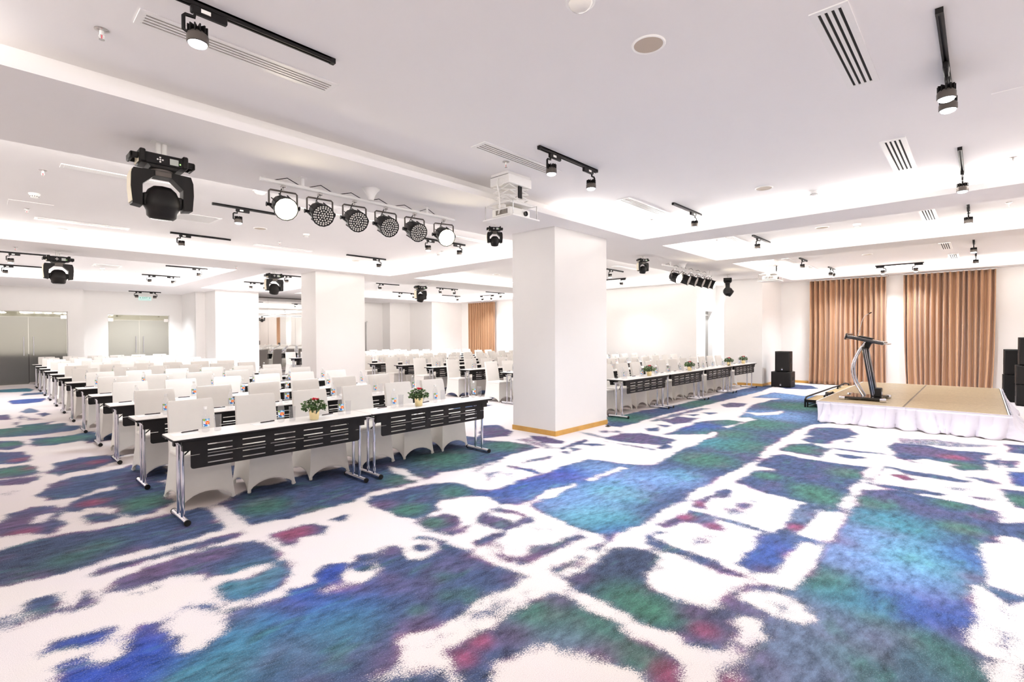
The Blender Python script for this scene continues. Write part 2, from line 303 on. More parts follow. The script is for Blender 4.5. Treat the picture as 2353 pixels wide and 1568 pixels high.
CARPET = [
(1,[-0.1,5.34,0.08,5.36,0.2,5.39,0.44,5.43,0.63,5.34,0.82,5.3,1.11,5.35,1.46,5.27,1.42,4.57,1.05,4.56,0.8,4.56,0.58,4.57,0.45,4.53,0.25,4.54,0.06,4.58,-0.08,4.56]),
(1,[0.52,4.34,0.55,4.4,0.85,4.43,1.19,4.43,1.42,4.41,1.42,4.33,1.37,4.31,0.94,4.32,0.69,4.32,0.56,4.32]),
(1,[0.55,4.1,0.6,4.17,0.81,4.2,1.05,4.22,1.31,4.21,1.43,4.14,1.48,3.97,1.49,3.7,1.41,3.66,1.28,3.67,1.14,3.69,1.0,3.72,1.0,3.79,0.85,3.91,0.74,3.92,0.63,3.95,0.57,4.0]),
(1,[1.01,3.53,1.07,3.57,1.26,3.55,1.37,3.57,1.46,3.61,1.45,3.47,1.35,3.29,1.25,3.24,1.11,3.27,1.01,3.3,1.0,3.42]),
(1,[0.17,4.09,0.2,4.2,0.26,4.19,0.3,4.12,0.31,3.99,0.36,3.91,0.39,4.02,0.41,4.1,0.44,4.1,0.46,4.03,0.44,3.9,0.36,3.85,0.26,3.89,0.17,3.9]),
(0.55,[-0.01,4.1,0.09,4.02,0.18,3.95,0.17,3.85,0.09,3.85,-0.01,3.93]),
(0.9,[0.19,3.46,0.25,3.52,0.35,3.52,0.44,3.49,0.46,3.44,0.41,3.39,0.33,3.39,0.24,3.43,0.2,3.43]),
(0.55,[0.21,3.27,0.28,3.29,0.35,3.27,0.32,3.23,0.27,3.22]),
(0.4,[0.65,3.83,0.76,3.83,0.73,3.8,0.67,3.79]),
(1,[0.16,2.97,0.26,3.21,0.39,3.11,0.49,3.14,0.53,3.32,0.59,3.37,0.69,3.35,0.83,3.43,0.94,3.34,0.94,3.22,1.08,3.12,1.23,3.1,1.32,3.16,1.46,3.1,1.7,3.08,1.06,1.93]),
(0,[0.68,3.28,0.73,3.34,0.82,3.38,0.87,3.27,0.92,3.15,0.9,3.04,0.84,2.98,0.76,2.95,0.7,2.96,0.7,3.07,0.68,3.16]),
(1,[1.5,3.23,1.61,3.29,1.7,3.25,1.74,3.15,1.62,2.93,1.49,3.04]),
(0.3,[1.46,3.04,1.54,3.0,1.55,2.96,1.47,2.96]),
(1,[1.57,4.14,1.68,4.15,1.84,4.17,1.92,4.13,1.96,3.98,1.88,3.88,1.72,3.92,1.61,3.81,1.57,3.87,1.56,3.98]),
(0.8,[2.07,4.12,2.19,4.14,2.21,4.09,2.12,4.03]),
(1,[0.53,6.18,0.6,6.46,0.78,6.57,0.98,6.6,1.29,6.63,1.37,6.55,1.24,5.69,1.04,5.49,0.91,5.5,0.83,5.66,0.82,5.86,0.71,6.01,0.61,5.99,0.53,6.06]),
(1,[0.61,5.83,0.7,5.92,0.81,5.78,0.82,5.6,0.75,5.47,0.63,5.54,0.62,5.7]),
(0,[0.65,6.05,0.74,5.99,0.82,5.83,0.79,5.76,0.7,5.89]),
(1,[0.01,6.13,0.09,6.16,0.16,6.39,0.31,6.49,0.47,6.42,0.46,6.06,0.45,5.71,0.37,5.52,0.26,5.62,0.08,5.71,0.01,5.72]),
(0,[0.3,6.13,0.39,6.13,0.37,5.94,0.32,5.94]),
(1,[0.38,6.93,0.51,7.4,0.73,7.54,0.97,7.6,1.15,7.63,1.26,7.75,1.57,7.53,1.43,6.68,1.05,6.85,0.8,6.72,0.64,6.57,0.45,6.66,0.4,6.83]),
(1,[0.55,8.06,0.64,8.56,0.87,8.7,1.14,8.61,1.26,8.41,1.2,8.14,0.94,7.86,0.72,7.83,0.6,7.74,0.52,8.04]),
(1,[0.05,8.73,0.39,8.71,0.44,8.41,0.44,8.08,0.29,7.98,0.05,8.1]),
(1,[0.05,8.05,0.42,7.88,0.43,7.72,0.31,7.56,0.04,7.81]),
(1,[0.06,10.03,0.37,9.76,0.42,9.48,0.41,8.94,0.29,8.88,0.05,9.08]),
(1,[0.52,10.88,0.95,10.8,1.28,10.99,1.14,10.19,0.73,10.01,0.51,10.08]),
(1,[0.07,11.1,0.4,10.83,0.42,10.36,0.28,10.09,0.06,10.26]),
(1,[0.08,12.32,0.73,12.07,1.24,11.88,1.07,11.33,0.57,11.23,0.07,11.48]),
(0.4,[0.11,7.31,0.21,7.36,0.25,7.28,0.16,7.17]),
(1,[1.51,5.28,1.99,5.59,2.44,5.57,3.15,5.67,2.44,4.41,2.02,4.45,1.52,4.48,1.5,4.62]),
(0.1,[1.46,5.27,1.53,5.19,1.52,4.51,1.45,4.46,1.4,4.57]),
(1,[0.2,21.86,0.98,21.85,1.07,21.14,0.97,20.39,0.52,20.64,0.19,21.03]),
(1,[0.45,17.92,0.81,18.01,1.14,17.89,1.01,16.97,0.75,16.8,0.49,16.91]),
(1,[0.56,15.04,0.72,15.63,0.84,15.02,0.78,14.65,0.63,14.67]),
(1,[0.13,14.7,0.37,14.7,0.36,13.8,0.12,13.84]),
(0.8,[0.79,14.36,0.92,14.49,0.95,14.03,0.83,13.77]),
(0.6,[0.36,13.22,0.5,13.3,0.42,12.83]),
(0.9,[0.42,12.69,0.68,12.76,0.95,12.8,0.73,12.38,0.48,12.36]),
(1,[0.1,12.49,0.31,12.45,0.64,12.38,1.05,12.45,1.06,11.43,0.67,11.32,0.28,11.57,0.1,11.61]),
(0.6,[0.49,14.28,0.56,14.35,0.54,13.61,0.49,13.54]),
(0.5,[0.57,14.07,0.84,13.26,0.59,13.31]),
(1,[2.34,5.66,1.83,4.44,1.99,4.45,2.2,4.48,2.44,4.46,2.69,4.55,2.97,4.48,3.25,4.49,3.6,4.53,3.64,4.58,3.99,4.49,4.45,4.48,4.84,4.59,5.42,4.57,5.45,4.77,5.4,5.16,5.23,5.51,5.27,5.93,5.2,6.01,4.39,6.02,3.74,5.71,3.13,5.64]),
(0.15,[3.39,5.25,3.43,5.03,3.35,4.6,3.3,4.47,3.26,4.66,3.3,4.96]),
(1,[2.55,4.33,2.65,4.4,2.9,4.37,3.28,4.32,3.45,4.23,3.52,4.01,3.5,3.71,3.45,3.64,3.37,3.65,3.24,3.76,3.04,3.8,2.93,3.74,2.86,3.63,2.69,3.6,2.58,3.57,2.53,3.71,2.51,3.94,2.5,4.15]),
(1,[2.53,3.52,2.65,3.55,2.82,3.51,2.86,3.38,2.79,3.23,2.65,3.19,2.55,3.23,2.51,3.35]),
(1,[1.33,3.13,1.38,3.1,1.5,3.19,1.55,3.27,1.63,3.28,1.69,3.25,1.69,3.16,1.81,3.2,1.87,3.11,1.95,3.17,2.02,3.25,2.14,3.27,2.16,3.18,2.14,3.04,2.2,3.02,2.32,3.01,2.39,3.09,2.3,3.24,2.37,3.25,2.43,3.12,2.44,2.88,2.44,2.52,2.42,2.18,2.23,2.17,2.08,2.2,1.88,2.18,1.62,2.18,1.51,2.23,1.46,2.19,1.44,2.13,1.37,2.09,1.3,2.08,1.1,2.06,0.9,2.13]),
(0,[1.85,2.99,1.8,2.94,1.72,2.92,1.65,2.94,1.61,2.99,1.62,3.05,1.66,3.11,1.74,3.14,1.82,3.12,1.86,3.06]),
(0.9,[1.82,3.06,1.8,3.04,1.78,3.04,1.76,3.06,1.75,3.09,1.76,3.12,1.78,3.14,1.8,3.14,1.82,3.12,1.83,3.09]),
(0,[2.35,3.03,2.3,2.97,2.22,2.94,2.15,2.95,2.11,2.99,2.12,3.06,2.17,3.12,2.26,3.15,2.33,3.14,2.37,3.09]),
(0.9,[2.29,3.05,2.27,3.03,2.24,3.03,2.22,3.05,2.21,3.09,2.22,3.12,2.25,3.14,2.28,3.13,2.3,3.11,2.3,3.08]),
(0.4,[1.45,3.03,1.52,3.03,1.54,2.97,1.46,2.98]),
(0.8,[1.85,3.28,1.91,3.23,1.89,3.18,1.84,3.21]),
(1,[2.87,3.15,3.02,3.27,3.11,3.23,3.07,3.09,3.09,2.9,3.29,2.85,3.1,2.79,2.94,2.81,2.84,2.77,2.66,2.77,2.56,2.79,2.59,2.85,2.73,2.84,2.83,2.82,2.91,2.84,2.92,2.98,2.88,3.08]),
(0.7,[2.55,3.13,2.67,3.15,2.82,3.14,2.71,3.05,2.57,3.06]),
(0.9,[2.53,2.57,2.63,2.55,2.71,2.46,2.83,2.45,2.94,2.38,3.12,2.36,3.28,2.34,3.23,2.29,3.06,2.29,2.83,2.29,2.67,2.31,2.57,2.33,2.53,2.42,2.52,2.51]),
(0,[2.7,2.43,2.67,2.42,2.64,2.43,2.61,2.46,2.6,2.5,2.61,2.53,2.64,2.54,2.68,2.53,2.71,2.49,2.72,2.46]),
(0.5,[2.69,2.63,2.67,2.62,2.65,2.63,2.63,2.65,2.62,2.68,2.63,2.7,2.65,2.71,2.67,2.7,2.69,2.68,2.7,2.65]),
(0.9,[3.5,3.71,3.48,3.53,3.45,3.32,3.36,3.28,3.42,3.56]),
(0.8,[3.2,3.25,3.29,3.19,3.33,3.04,3.28,2.86,3.21,2.83,3.25,3.01,3.22,3.14]),
(0.35,[3.09,2.8,3.2,2.63,3.31,2.35,3.25,2.46,3.07,2.66]),
(0.55,[1.85,2.09,1.97,2.11,2.12,2.09,2.15,2.06,2.06,2.04,1.91,2.05]),
(0.6,[1.59,2.08,1.66,2.09,1.7,2.06,1.63,2.05]),
(0.35,[2.33,2.05,2.31,2.04,2.28,2.04,2.25,2.04,2.24,2.06,2.24,2.07,2.26,2.08,2.29,2.08,2.31,2.08,2.33,2.06]),
(0.7,[2.64,2.13,2.73,2.13,2.93,2.1,2.94,2.05,2.71,2.05,2.62,2.06]),
(0.6,[3.05,2.13,3.22,2.13,3.3,2.08,3.12,2.06]),
(1,[2.6,1.97,2.76,1.96,2.98,1.97,3.2,1.97,3.31,1.91,3.37,1.75,3.32,1.68,3.17,1.62,3.03,1.63,2.92,1.58,2.87,1.49,2.84,1.41,2.55,1.26,2.52,1.42,2.53,1.56,2.53,1.74,2.56,1.88]),
(1,[1.58,1.94,1.68,1.95,1.8,1.96,1.89,1.91,1.99,1.94,2.12,1.97,2.26,1.96,2.37,1.92,2.43,1.82,2.41,1.68,2.38,1.47,2.35,1.32,2.34,1.22,2.3,1.16,2.13,1.07,2.17,1.13,2.13,1.22,2.08,1.33,2.07,1.42,2.03,1.54,2.0,1.64,1.91,1.66,1.85,1.68,1.78,1.67,1.69,1.73,1.62,1.65,1.55,1.61,1.48,1.68,1.56,1.82]),
(1,[1.2,1.95,1.31,1.99,1.42,1.95,1.49,1.86,1.43,1.7]),
(1,[3.47,3.67,4.41,3.68,5.34,3.68,5.41,3.27,5.6,2.91,6.15,2.96,6.41,3.11,7.23,3.11,8.12,3.12,7.97,3.11,7.47,3.67,8.02,3.7,8.86,3.73,9.23,3.66,9.66,3.3,10.67,3.51,11.89,3.75,13.16,3.67,14.46,3.3,15.31,2.81,10.47,1.92,10.06,2.16,9.26,2.22,8.47,2.21,7.42,2.18,6.74,2.07,6.07,2.09,5.48,2.11,5.12,2.12,4.36,2.09,3.81,2.09,3.34,2.11,3.38,2.19,3.36,2.53,3.49,3.09,3.38,3.27,3.44,3.53]),
(0.1,[5.27,3.16,5.25,3.1,4.57,3.11,4.57,3.15]),
(0.05,[3.48,3.14,3.87,3.19,4.34,3.16,4.31,3.12,3.84,3.13,3.48,3.1]),
(0,[4.04,3.13,3.98,3.1,3.91,3.09,3.85,3.09,3.82,3.12,3.83,3.15,3.88,3.18,3.96,3.2,4.02,3.19,4.05,3.17]),
(0,[3.35,3.25,3.38,3.04,3.36,2.59,3.27,2.56,3.35,2.96,3.33,3.21]),
(0,[5.81,3.05,5.72,3.03,5.63,3.06,5.57,3.12,5.57,3.19,5.62,3.25,5.71,3.28,5.8,3.25,5.86,3.18,5.86,3.1]),
(0,[6.12,3.35,6.35,3.3,6.3,3.03,6.11,3.0,6.04,3.2]),
(0,[6.39,3.12,7.23,3.11,8.18,3.15,8.0,3.08,7.1,3.03,6.3,3.03]),
(0.2,[8.74,3.21,9.39,3.13,9.0,3.13,8.7,3.15]),
(0.1,[10.67,3.51,10.77,3.25,11.4,2.98,10.8,2.93,10.43,3.21]),
(0.1,[9.61,3.48,10.06,3.23,9.88,3.06,9.5,3.12]),
(0.9,[4.39,4.18,4.47,4.1,4.45,3.73,4.39,3.73,4.36,4.05]),
(0.6,[4.61,4.2,4.81,4.21,5.15,4.12,5.02,4.06,4.71,4.12,4.58,4.13]),
(0.5,[3.97,4.21,4.13,4.12,3.93,3.99,3.8,3.95]),
(0.4,[4.09,4.03,4.29,3.96,4.06,3.84]),
(0.5,[3.96,4.32,4.31,4.37,4.44,4.4,4.46,4.48,4.19,4.46,3.99,4.38]),
(0.9,[6.05,6.43,6.29,6.27,6.0,5.67,5.69,5.47,5.44,5.58,5.24,5.64]),
(0.9,[5.94,5.19,6.05,4.98,5.95,4.53,5.84,4.5,5.7,4.72,5.73,4.92]),
(0.8,[5.58,4.35,6.29,4.39,6.26,4.31,5.54,4.26]),
(0.9,[6.0,4.24,6.15,4.19,6.16,3.99,5.97,4.06]),
(0.7,[5.71,4.21,5.72,4.07,5.56,4.08]),
(0.8,[5.47,4.08,5.43,4.06,5.39,4.07,5.36,4.1,5.36,4.14,5.38,4.17,5.42,4.19,5.46,4.18,5.49,4.15,5.49,4.11]),
(0.5,[5.58,5.18,5.82,5.15,5.57,4.37,5.43,4.45]),
(0.5,[6.72,4.87,6.78,4.62,6.64,4.24,6.55,4.35]),
(0.6,[7.1,4.44,7.03,4.42,6.96,4.44,6.92,4.49,6.91,4.55,6.96,4.6,7.03,4.63,7.1,4.61,7.15,4.56,7.15,4.49]),
(0.6,[7.21,4.32,7.15,4.3,7.09,4.31,7.06,4.34,7.07,4.39,7.11,4.43,7.17,4.45,7.23,4.45,7.26,4.41,7.25,4.37]),
(0.95,[6.58,4.23,7.05,4.23,7.32,4.01,7.24,3.58,7.2,3.37,6.91,3.31,6.68,3.42,6.6,3.66,6.51,3.91]),
(0.9,[6.5,3.33,6.78,3.31,6.73,3.22,6.48,3.23]),
(0.6,[6.39,4.11,6.44,3.55,6.42,3.29,6.33,3.28,6.35,3.71]),
(1,[8.34,5.3,8.59,5.15,9.46,5.18,10.47,5.01,12.56,5.02,14.76,5.05,16.47,4.98,16.76,4.64,14.78,4.46,12.62,4.5,10.9,4.52,9.31,4.61,8.33,4.56,7.56,4.53,7.52,4.78]),
(0.9,[8.65,4.31,9.25,4.27,9.33,3.92,8.84,3.86,8.43,3.98]),
(0.9,[9.6,4.28,9.76,4.11,9.51,4.09]),
(0.9,[10.08,4.18,10.22,3.93,9.88,3.92]),
(0.9,[11.44,4.27,11.94,4.25,12.08,3.9,11.34,3.85,11.13,4.03]),
(1,[13.28,4.19,14.85,4.11,14.46,3.3,13.53,3.25,13.49,3.73]),
(0.6,[8.37,4.46,9.41,4.5,10.68,4.43,10.7,4.24,9.69,4.32,8.48,4.34]),
(0.8,[7.72,4.14,8.0,4.04,7.67,3.9,7.54,3.99]),
(0.8,[8.2,4.2,8.26,3.95,8.06,3.96]),
(1,[16.56,4.54,17.59,4.39,17.49,3.79,16.68,3.43,16.19,3.7,16.08,4.13]),
(1,[18.97,4.33,19.14,3.72,18.3,3.56,18.08,3.96]),
(0.9,[4.54,1.95,4.75,1.97,5.0,1.95,5.25,1.9,5.24,1.84,4.99,1.83,4.85,1.92,4.69,1.9,4.54,1.83,4.49,1.89]),
(0.85,[4.92,1.54,4.87,1.53,4.82,1.56,4.78,1.59,4.78,1.63,4.81,1.66,4.86,1.66,4.91,1.64,4.94,1.6,4.95,1.56]),
(0.55,[4.63,1.73,4.71,1.65,4.66,1.53,4.53,1.61]),
(0.5,[5.06,1.69,5.11,1.57,5.04,1.52,4.95,1.59]),
(0.95,[3.89,1.95,4.04,1.94,4.22,1.96,4.3,1.86,4.3,1.71,4.22,1.55,4.12,1.52,4.08,1.61,4.15,1.72,4.1,1.83,3.98,1.86,3.87,1.89]),
(0.55,[3.7,1.93,3.78,1.91,3.78,1.85,3.68,1.86]),
(0.85,[4.38,1.92,4.41,1.7,4.38,1.32,4.32,1.28,4.32,1.54,4.31,1.85]),
(0.7,[3.59,1.94,3.64,1.91,3.52,1.79,3.51,1.57,3.54,1.36,3.48,1.38,3.45,1.56,3.45,1.79]),
(0.5,[3.79,1.64,3.93,1.55,3.77,1.52,3.68,1.58]),
(1,[5.57,2.0,6.21,2.01,7.12,1.99,7.26,1.9,7.2,1.47,7.24,0.98,6.44,0.96,6.2,0.98,5.38,0.96,5.31,1.16,5.36,1.37,5.42,1.63]),
(0,[5.44,2.05,5.93,2.06,6.41,2.0,6.36,1.78,6.14,1.95,5.46,1.96]),
(1,[7.51,2.02,8.0,2.01,8.25,1.8,8.03,1.52,7.42,1.53,7.45,1.75]),
(0.85,[8.46,1.97,9.04,1.86,9.24,1.38,8.42,1.54,8.31,1.81]),
(1,[7.79,1.44,7.81,1.28,7.78,1.07,7.59,1.2,7.64,1.34]),
(0.8,[8.14,1.54,8.21,1.05,8.18,0.94,8.05,1.2]),
(0.9,[8.89,2.03,9.77,2.06,9.99,1.6,9.45,1.41,9.01,1.54]),
(0,[8.66,1.58,9.09,1.45,9.1,0.93,8.32,0.92,8.23,1.23,8.21,1.54]),
(0.6,[8.84,1.47,8.83,1.39,8.6,1.41]),
(1,[8.7,0.93,9.13,0.9,9.24,0.62,9.06,0.31,9.18,-0.16,8.95,-0.04,8.03,-0.05,7.8,0.15,7.99,0.31,7.9,0.53,8.01,0.76]),
(0,[8.01,0.63,8.17,0.52,8.08,0.22,7.85,0.38]),
(0.5,[9.13,0.9,9.58,0.91,9.81,0.48,9.76,0.04,9.91,-0.27,9.57,-0.04,9.27,0.37]),
(1,[10.05,-0.27,10.17,-0.56,9.38,-0.52,9.42,-0.3]),
(0.8,[8.55,-0.08,8.86,-0.18,8.27,-0.16]),
(0.8,[8.68,-0.22,8.82,-0.32,8.41,-0.31,8.33,-0.23]),
(1,[8.07,-0.24,8.22,-0.45,7.46,-0.41,7.4,-0.26]),
(1,[7.44,0.81,7.36,0.49,7.35,0.22,7.29,0.07,7.17,0.14,7.15,0.37,7.2,0.62]),
(1,[7.04,0.75,7.09,0.67,6.99,0.52,6.87,0.59]),
(1,[6.45,0.86,6.54,0.7,6.56,0.44,6.54,0.22,6.41,0.27,6.41,0.49,6.39,0.75]),
(0.7,[7.47,0.09,7.56,-0.09,7.37,-0.16,7.32,-0.09]),
(0.7,[6.59,0.11,6.69,-0.08,6.56,-0.03]),
(0.5,[7.26,0.85,7.4,0.8,6.38,0.85,6.51,0.88]),
(0.45,[6.85,0.26,6.97,0.09,6.89,0.04,6.76,0.2]),
(1,[5.41,0.85,6.15,0.87,6.36,0.68,6.34,0.36,6.29,0.08,6.22,-0.12,5.84,-0.12,5.89,-0.17,6.04,-0.34,5.41,-0.3,5.27,-0.11,5.21,-0.04,4.82,-0.05,4.38,-0.06,4.34,-0.16,4.39,-0.25,4.24,-0.24,4.01,-0.09,4.14,-0.08,4.25,-0.01,4.04,-0.0,3.8,-0.02,3.56,0.02,3.41,-0.01,3.41,-0.1,3.44,-0.19,3.1,-0.18,2.24,0.75,2.45,0.82,2.57,0.83,2.7,0.83,2.8,0.84,2.89,0.82,3.07,0.71,3.18,0.69,3.3,0.75,3.38,0.85,3.43,0.88,3.68,0.86,3.9,0.85,4.26,0.87,4.41,0.87,5.13,0.88]),
(0,[5.17,-0.04,5.35,-0.3,4.45,-0.25,4.37,-0.16,4.38,-0.07]),
(0.05,[5.42,-0.22,5.37,-0.2,5.34,-0.17,5.34,-0.14,5.37,-0.11,5.42,-0.11,5.47,-0.12,5.5,-0.15,5.5,-0.19,5.47,-0.21]),
(0.05,[3.24,-0.03,3.37,-0.09,3.36,-0.15,3.19,-0.14,3.1,-0.07]),
(0,[4.26,-0.01,4.14,-0.08,4.01,-0.09,4.24,-0.24,3.45,-0.2,3.43,-0.12,3.43,-0.01,3.57,0.01,3.8,-0.02,4.05,-0.0]),
(0.4,[4.01,-0.09,4.0,-0.15,3.93,-0.14,3.92,-0.09]),
(0.5,[3.7,-0.07,3.73,-0.12,3.61,-0.14,3.48,-0.12,3.54,-0.07]),
(1,[7.15,-0.15,7.17,-0.25,7.17,-0.4,6.41,-0.36,6.47,-0.24]),
(0.9,[4.4,1.15,4.64,1.19,5.23,1.24,5.32,1.08,5.35,0.95,5.19,1.03,4.62,1.01,4.42,1.04]),
(0.95,[3.57,1.21,3.88,1.24,4.26,1.26,4.43,1.17,4.38,1.03,4.28,0.97,3.89,0.96,3.6,0.97,3.52,1.09]),
(0,[3.5,1.07,3.6,0.97,4.28,0.97,4.32,0.88,3.79,0.86,3.5,0.87,3.45,0.95]),
(0,[4.42,1.04,4.62,1.01,5.19,1.03,5.31,0.91,5.13,0.88,4.5,0.86,4.42,0.9]),
(0.8,[4.39,1.07,4.42,0.9,4.39,0.85,4.32,0.9,4.33,1.02]),
(0.7,[5.2,1.03,5.37,0.97,5.33,0.89,5.26,0.9]),
(0.75,[3.48,1.84,3.57,1.78,3.53,1.58,3.46,1.33,3.47,1.17,3.45,1.07,3.4,1.06,3.38,1.21,3.44,1.45,3.5,1.69]),
(1,[2.78,1.47,2.84,1.41,2.86,1.28,2.85,1.14,2.91,1.1,3.07,1.1,3.21,1.12,3.33,1.08,3.4,1.0,3.39,0.87,3.3,0.75,3.17,0.7,3.07,0.74,2.86,0.81,2.88,0.86,2.96,0.91,2.93,0.98,2.82,0.99,2.77,0.95,2.66,0.95,2.55,0.98,2.5,1.08,2.51,1.22,2.5,1.32]),
(0,[3.19,1.05,3.26,1.01,3.32,0.89,3.26,0.75,3.17,0.7,3.11,0.74,3.07,0.86,3.1,0.97]),
(0.5,[3.17,0.81,3.15,0.82,3.14,0.83,3.15,0.85,3.16,0.87,3.19,0.88,3.21,0.88,3.22,0.86,3.22,0.84,3.2,0.82]),
(1,[2.29,1.21,2.3,1.15,2.28,1.05,2.14,0.94,2.02,1.07]),
(1,[2.19,0.88,2.38,0.89,2.42,0.84,2.33,0.74]),
]
TINTS = [  # carpet dyes; cyan ones at the right partly paint in a light pool
(0.32,3.12,0.4,'V'),(0.6,3.16,0.35,'V'),(1.01,2.9,0.28,'T'),(0.78,2.67,0.25,'T'),(1.35,2.66,0.25,'T'),(1.11,2.46,0.4,'N'),(0.24,4.86,0.5,'D'),(0.41,4.79,0.16,'G'),(0.62,4.91,0.15,'G'),(0.95,4.94,0.4,'N'),(0.76,4.62,0.12,'M'),(0.22,4.61,0.12,'M'),(1.82,4.91,0.22,'G'),(2.09,4.41,0.12,'G'),(1.18,3.44,0.25,'T'),(0.75,4.12,0.25,'M'),(1.16,4.1,0.15,'M'),(1.71,4.07,0.22,'R'),(0.65,3.28,0.14,'M'),(1,3.1,0.14,'M'),(0.72,6.25,0.15,'R'),(0.81,5.87,0.15,'M'),(1.07,5.87,0.22,'G'),(0.89,5.82,0.1,'G'),(0.19,6.05,0.3,'M'),(0.2,5.71,0.15,'R'),(0.5,7.31,0.2,'M'),(0.92,7.23,0.3,'N'),(0.76,8.17,0.2,'M'),(0.99,8.24,0.15,'R'),(0.22,8.43,0.25,'G'),(0.4,8.46,0.15,'R'),(0.23,7.8,0.3,'M'),(0.28,10.6,0.2,'G'),(0.88,10.48,0.3,'G'),(0.33,9.16,0.15,'R'),(2,2.58,0.5,'N'),(2.29,2.5,0.35,'N'),(2.08,2.59,0.09,'G'),(2.05,2.32,0.09,'G'),(1.94,2.39,0.08,'G'),(1.72,2.38,0.07,'G'),(2.38,2.24,0.12,'M'),(2.41,2.71,0.1,'M'),(1.63,2.28,0.12,'M'),(1.81,2.82,0.12,'M'),(1.62,2.84,0.12,'M'),(1.29,2.92,0.4,'V'),(1.41,2.84,0.3,'B'),(1.21,2.5,0.28,'T'),(1.23,2.23,0.4,'N'),(1.34,2.14,0.1,'M'),(2.07,3.2,0.12,'M'),(1.6,3.18,0.12,'V'),(2.68,3.83,0.16,'G'),(2.61,4.1,0.15,'M'),(3.05,4.19,0.3,'N'),(3.28,3.94,0.2,'G'),(2.63,3.4,0.12,'G'),(2.78,3.35,0.1,'M'),(4.12,5.02,0.4,'G'),(3.18,4.66,0.22,'G'),(5.2,4.97,0.3,'G'),(2.54,4.92,0.4,'N'),(4.51,4.6,0.25,'N'),(5.19,4.67,0.15,'M'),(2.17,1.82,0.2,'G'),(2.26,1.55,0.22,'G'),(2.21,1.27,0.15,'G'),(1.95,1.81,0.14,'M'),(2.11,1.39,0.16,'M'),(2.35,1.83,0.12,'M'),(1.61,1.87,0.1,'R'),(1.77,1.91,0.1,'R'),(2.09,1.59,0.2,'L'),(2.7,1.92,0.12,'M'),(2.85,1.82,0.25,'D'),(2.71,1.61,0.18,'G'),(3.19,1.83,0.2,'D'),(2.63,1.42,0.16,'G'),(3.1,3.06,0.3,'M'),(2.81,2.35,0.25,'M'),(3.95,3.56,0.5,'B'),(4.58,3.44,0.3,'V'),(4.98,3.01,0.5,'S'),(3.92,2.94,0.4,'S'),(3.72,2.55,0.3,'C'),(3.64,2.27,0.25,'T'),(4.37,2.72,0.3,'C'),(5.5,3.01,0.4,'N'),(5.27,2.52,0.3,'S'),(6.3,2.56,0.35,'G'),(5.43,2.51,0.2,'T'),(7.46,2.55,0.4,'G'),(7.45,2.87,0.4,'T'),(8.2,3.04,0.4,'G'),(8.47,3.51,0.4,'B'),(9.51,3,0.6,'G'),(10.66,2.95,0.6,'S'),(12.29,2.95,0.6,'G'),(3.55,2.14,0.2,'B'),(5.83,2.08,0.2,'N'),(6.17,3.84,0.3,'N'),(6.92,3.94,0.4,'M'),(5.85,4.79,0.4,'M'),(5.81,5.89,0.4,'M'),(8.43,4.93,0.5,'G'),(11.37,4.71,0.6,'G'),(7.75,4.74,0.3,'N'),(11.57,4.12,0.6,'M'),(14.26,3.77,0.8,'S'),(8.87,4.07,0.4,'M'),(4.89,1.94,0.2,'M'),(4.62,1.92,0.1,'R'),(4.17,1.6,0.12,'R'),(4.21,1.89,0.12,'R'),(3.94,1.9,0.1,'M'),(4.39,1.56,0.2,'L'),(5.79,1.26,0.2,'G'),(6.04,1.75,0.14,'G'),(6.78,1.13,0.2,'G'),(6.76,1.56,0.3,'N'),(5.59,1.11,0.2,'G'),(5.58,1.65,0.2,'N'),(5.22,0.55,0.3,'T'),(4.73,0.65,0.25,'S'),(4.56,0.3,0.35,'C'),(4.1,0.39,0.3,'S'),(4.28,0.68,0.25,'S'),(3.76,0.7,0.25,'G'),(3.55,0.56,0.2,'T'),(3.4,0.43,0.12,'G'),(5.48,0.12,0.14,'G'),(6.18,0.21,0.14,'G'),(6.01,0.52,0.3,'N'),(5.76,0.73,0.2,'G'),(5.95,-0.03,0.12,'M'),(3.72,0.25,0.35,'B'),(4.72,0.06,0.25,'B'),(4.42,0.02,0.14,'M'),(4.54,0.77,0.15,'M'),(3.01,0.65,0.35,'L'),(3.2,0.51,0.3,'L'),(2.96,0.41,0.2,'G'),(3.18,0.12,0.25,'G'),(3.37,0.21,0.14,'G'),(3.5,0.04,0.14,'M'),(3.05,0.26,0.25,'N'),(2.68,0.65,0.3,'L'),(2.63,0.79,0.1,'M'),(3.38,-0.1,0.15,'M'),(8.75,0.59,0.3,'M'),(8.08,0.16,0.2,'G'),(8.57,0.26,0.2,'R'),(7.03,0.66,0.2,'R'),(7.78,1.79,0.25,'G'),(7.83,1.6,0.15,'M'),(7.4,0.36,0.3,'N'),(7.75,-0.31,0.3,'B'),(6.75,-0.29,0.2,'G'),(3.89,1.15,0.3,'B'),(3.62,1.05,0.1,'M'),(4.95,1.18,0.2,'L'),(4.59,1.09,0.12,'R'),(5,1.07,0.1,'M'),(2.67,1.33,0.15,'G'),(2.76,1.24,0.12,'M'),(2.67,1.08,0.12,'R'),(3.03,1.04,0.12,'M'),(3.04,0.91,0.12,'M'),(2.21,1.07,0.15,'R'),(2.8,1.06,0.15,'D'),(2.35,0.84,0.1,'R'),(0.36,12.01,0.6,'G'),(0.67,11.48,0.6,'N'),(0.65,21.05,1.2,'T'),(0.79,17.54,1,'B'),(0.29,14.25,0.5,'M'),(0.68,15.21,0.5,'L')
]
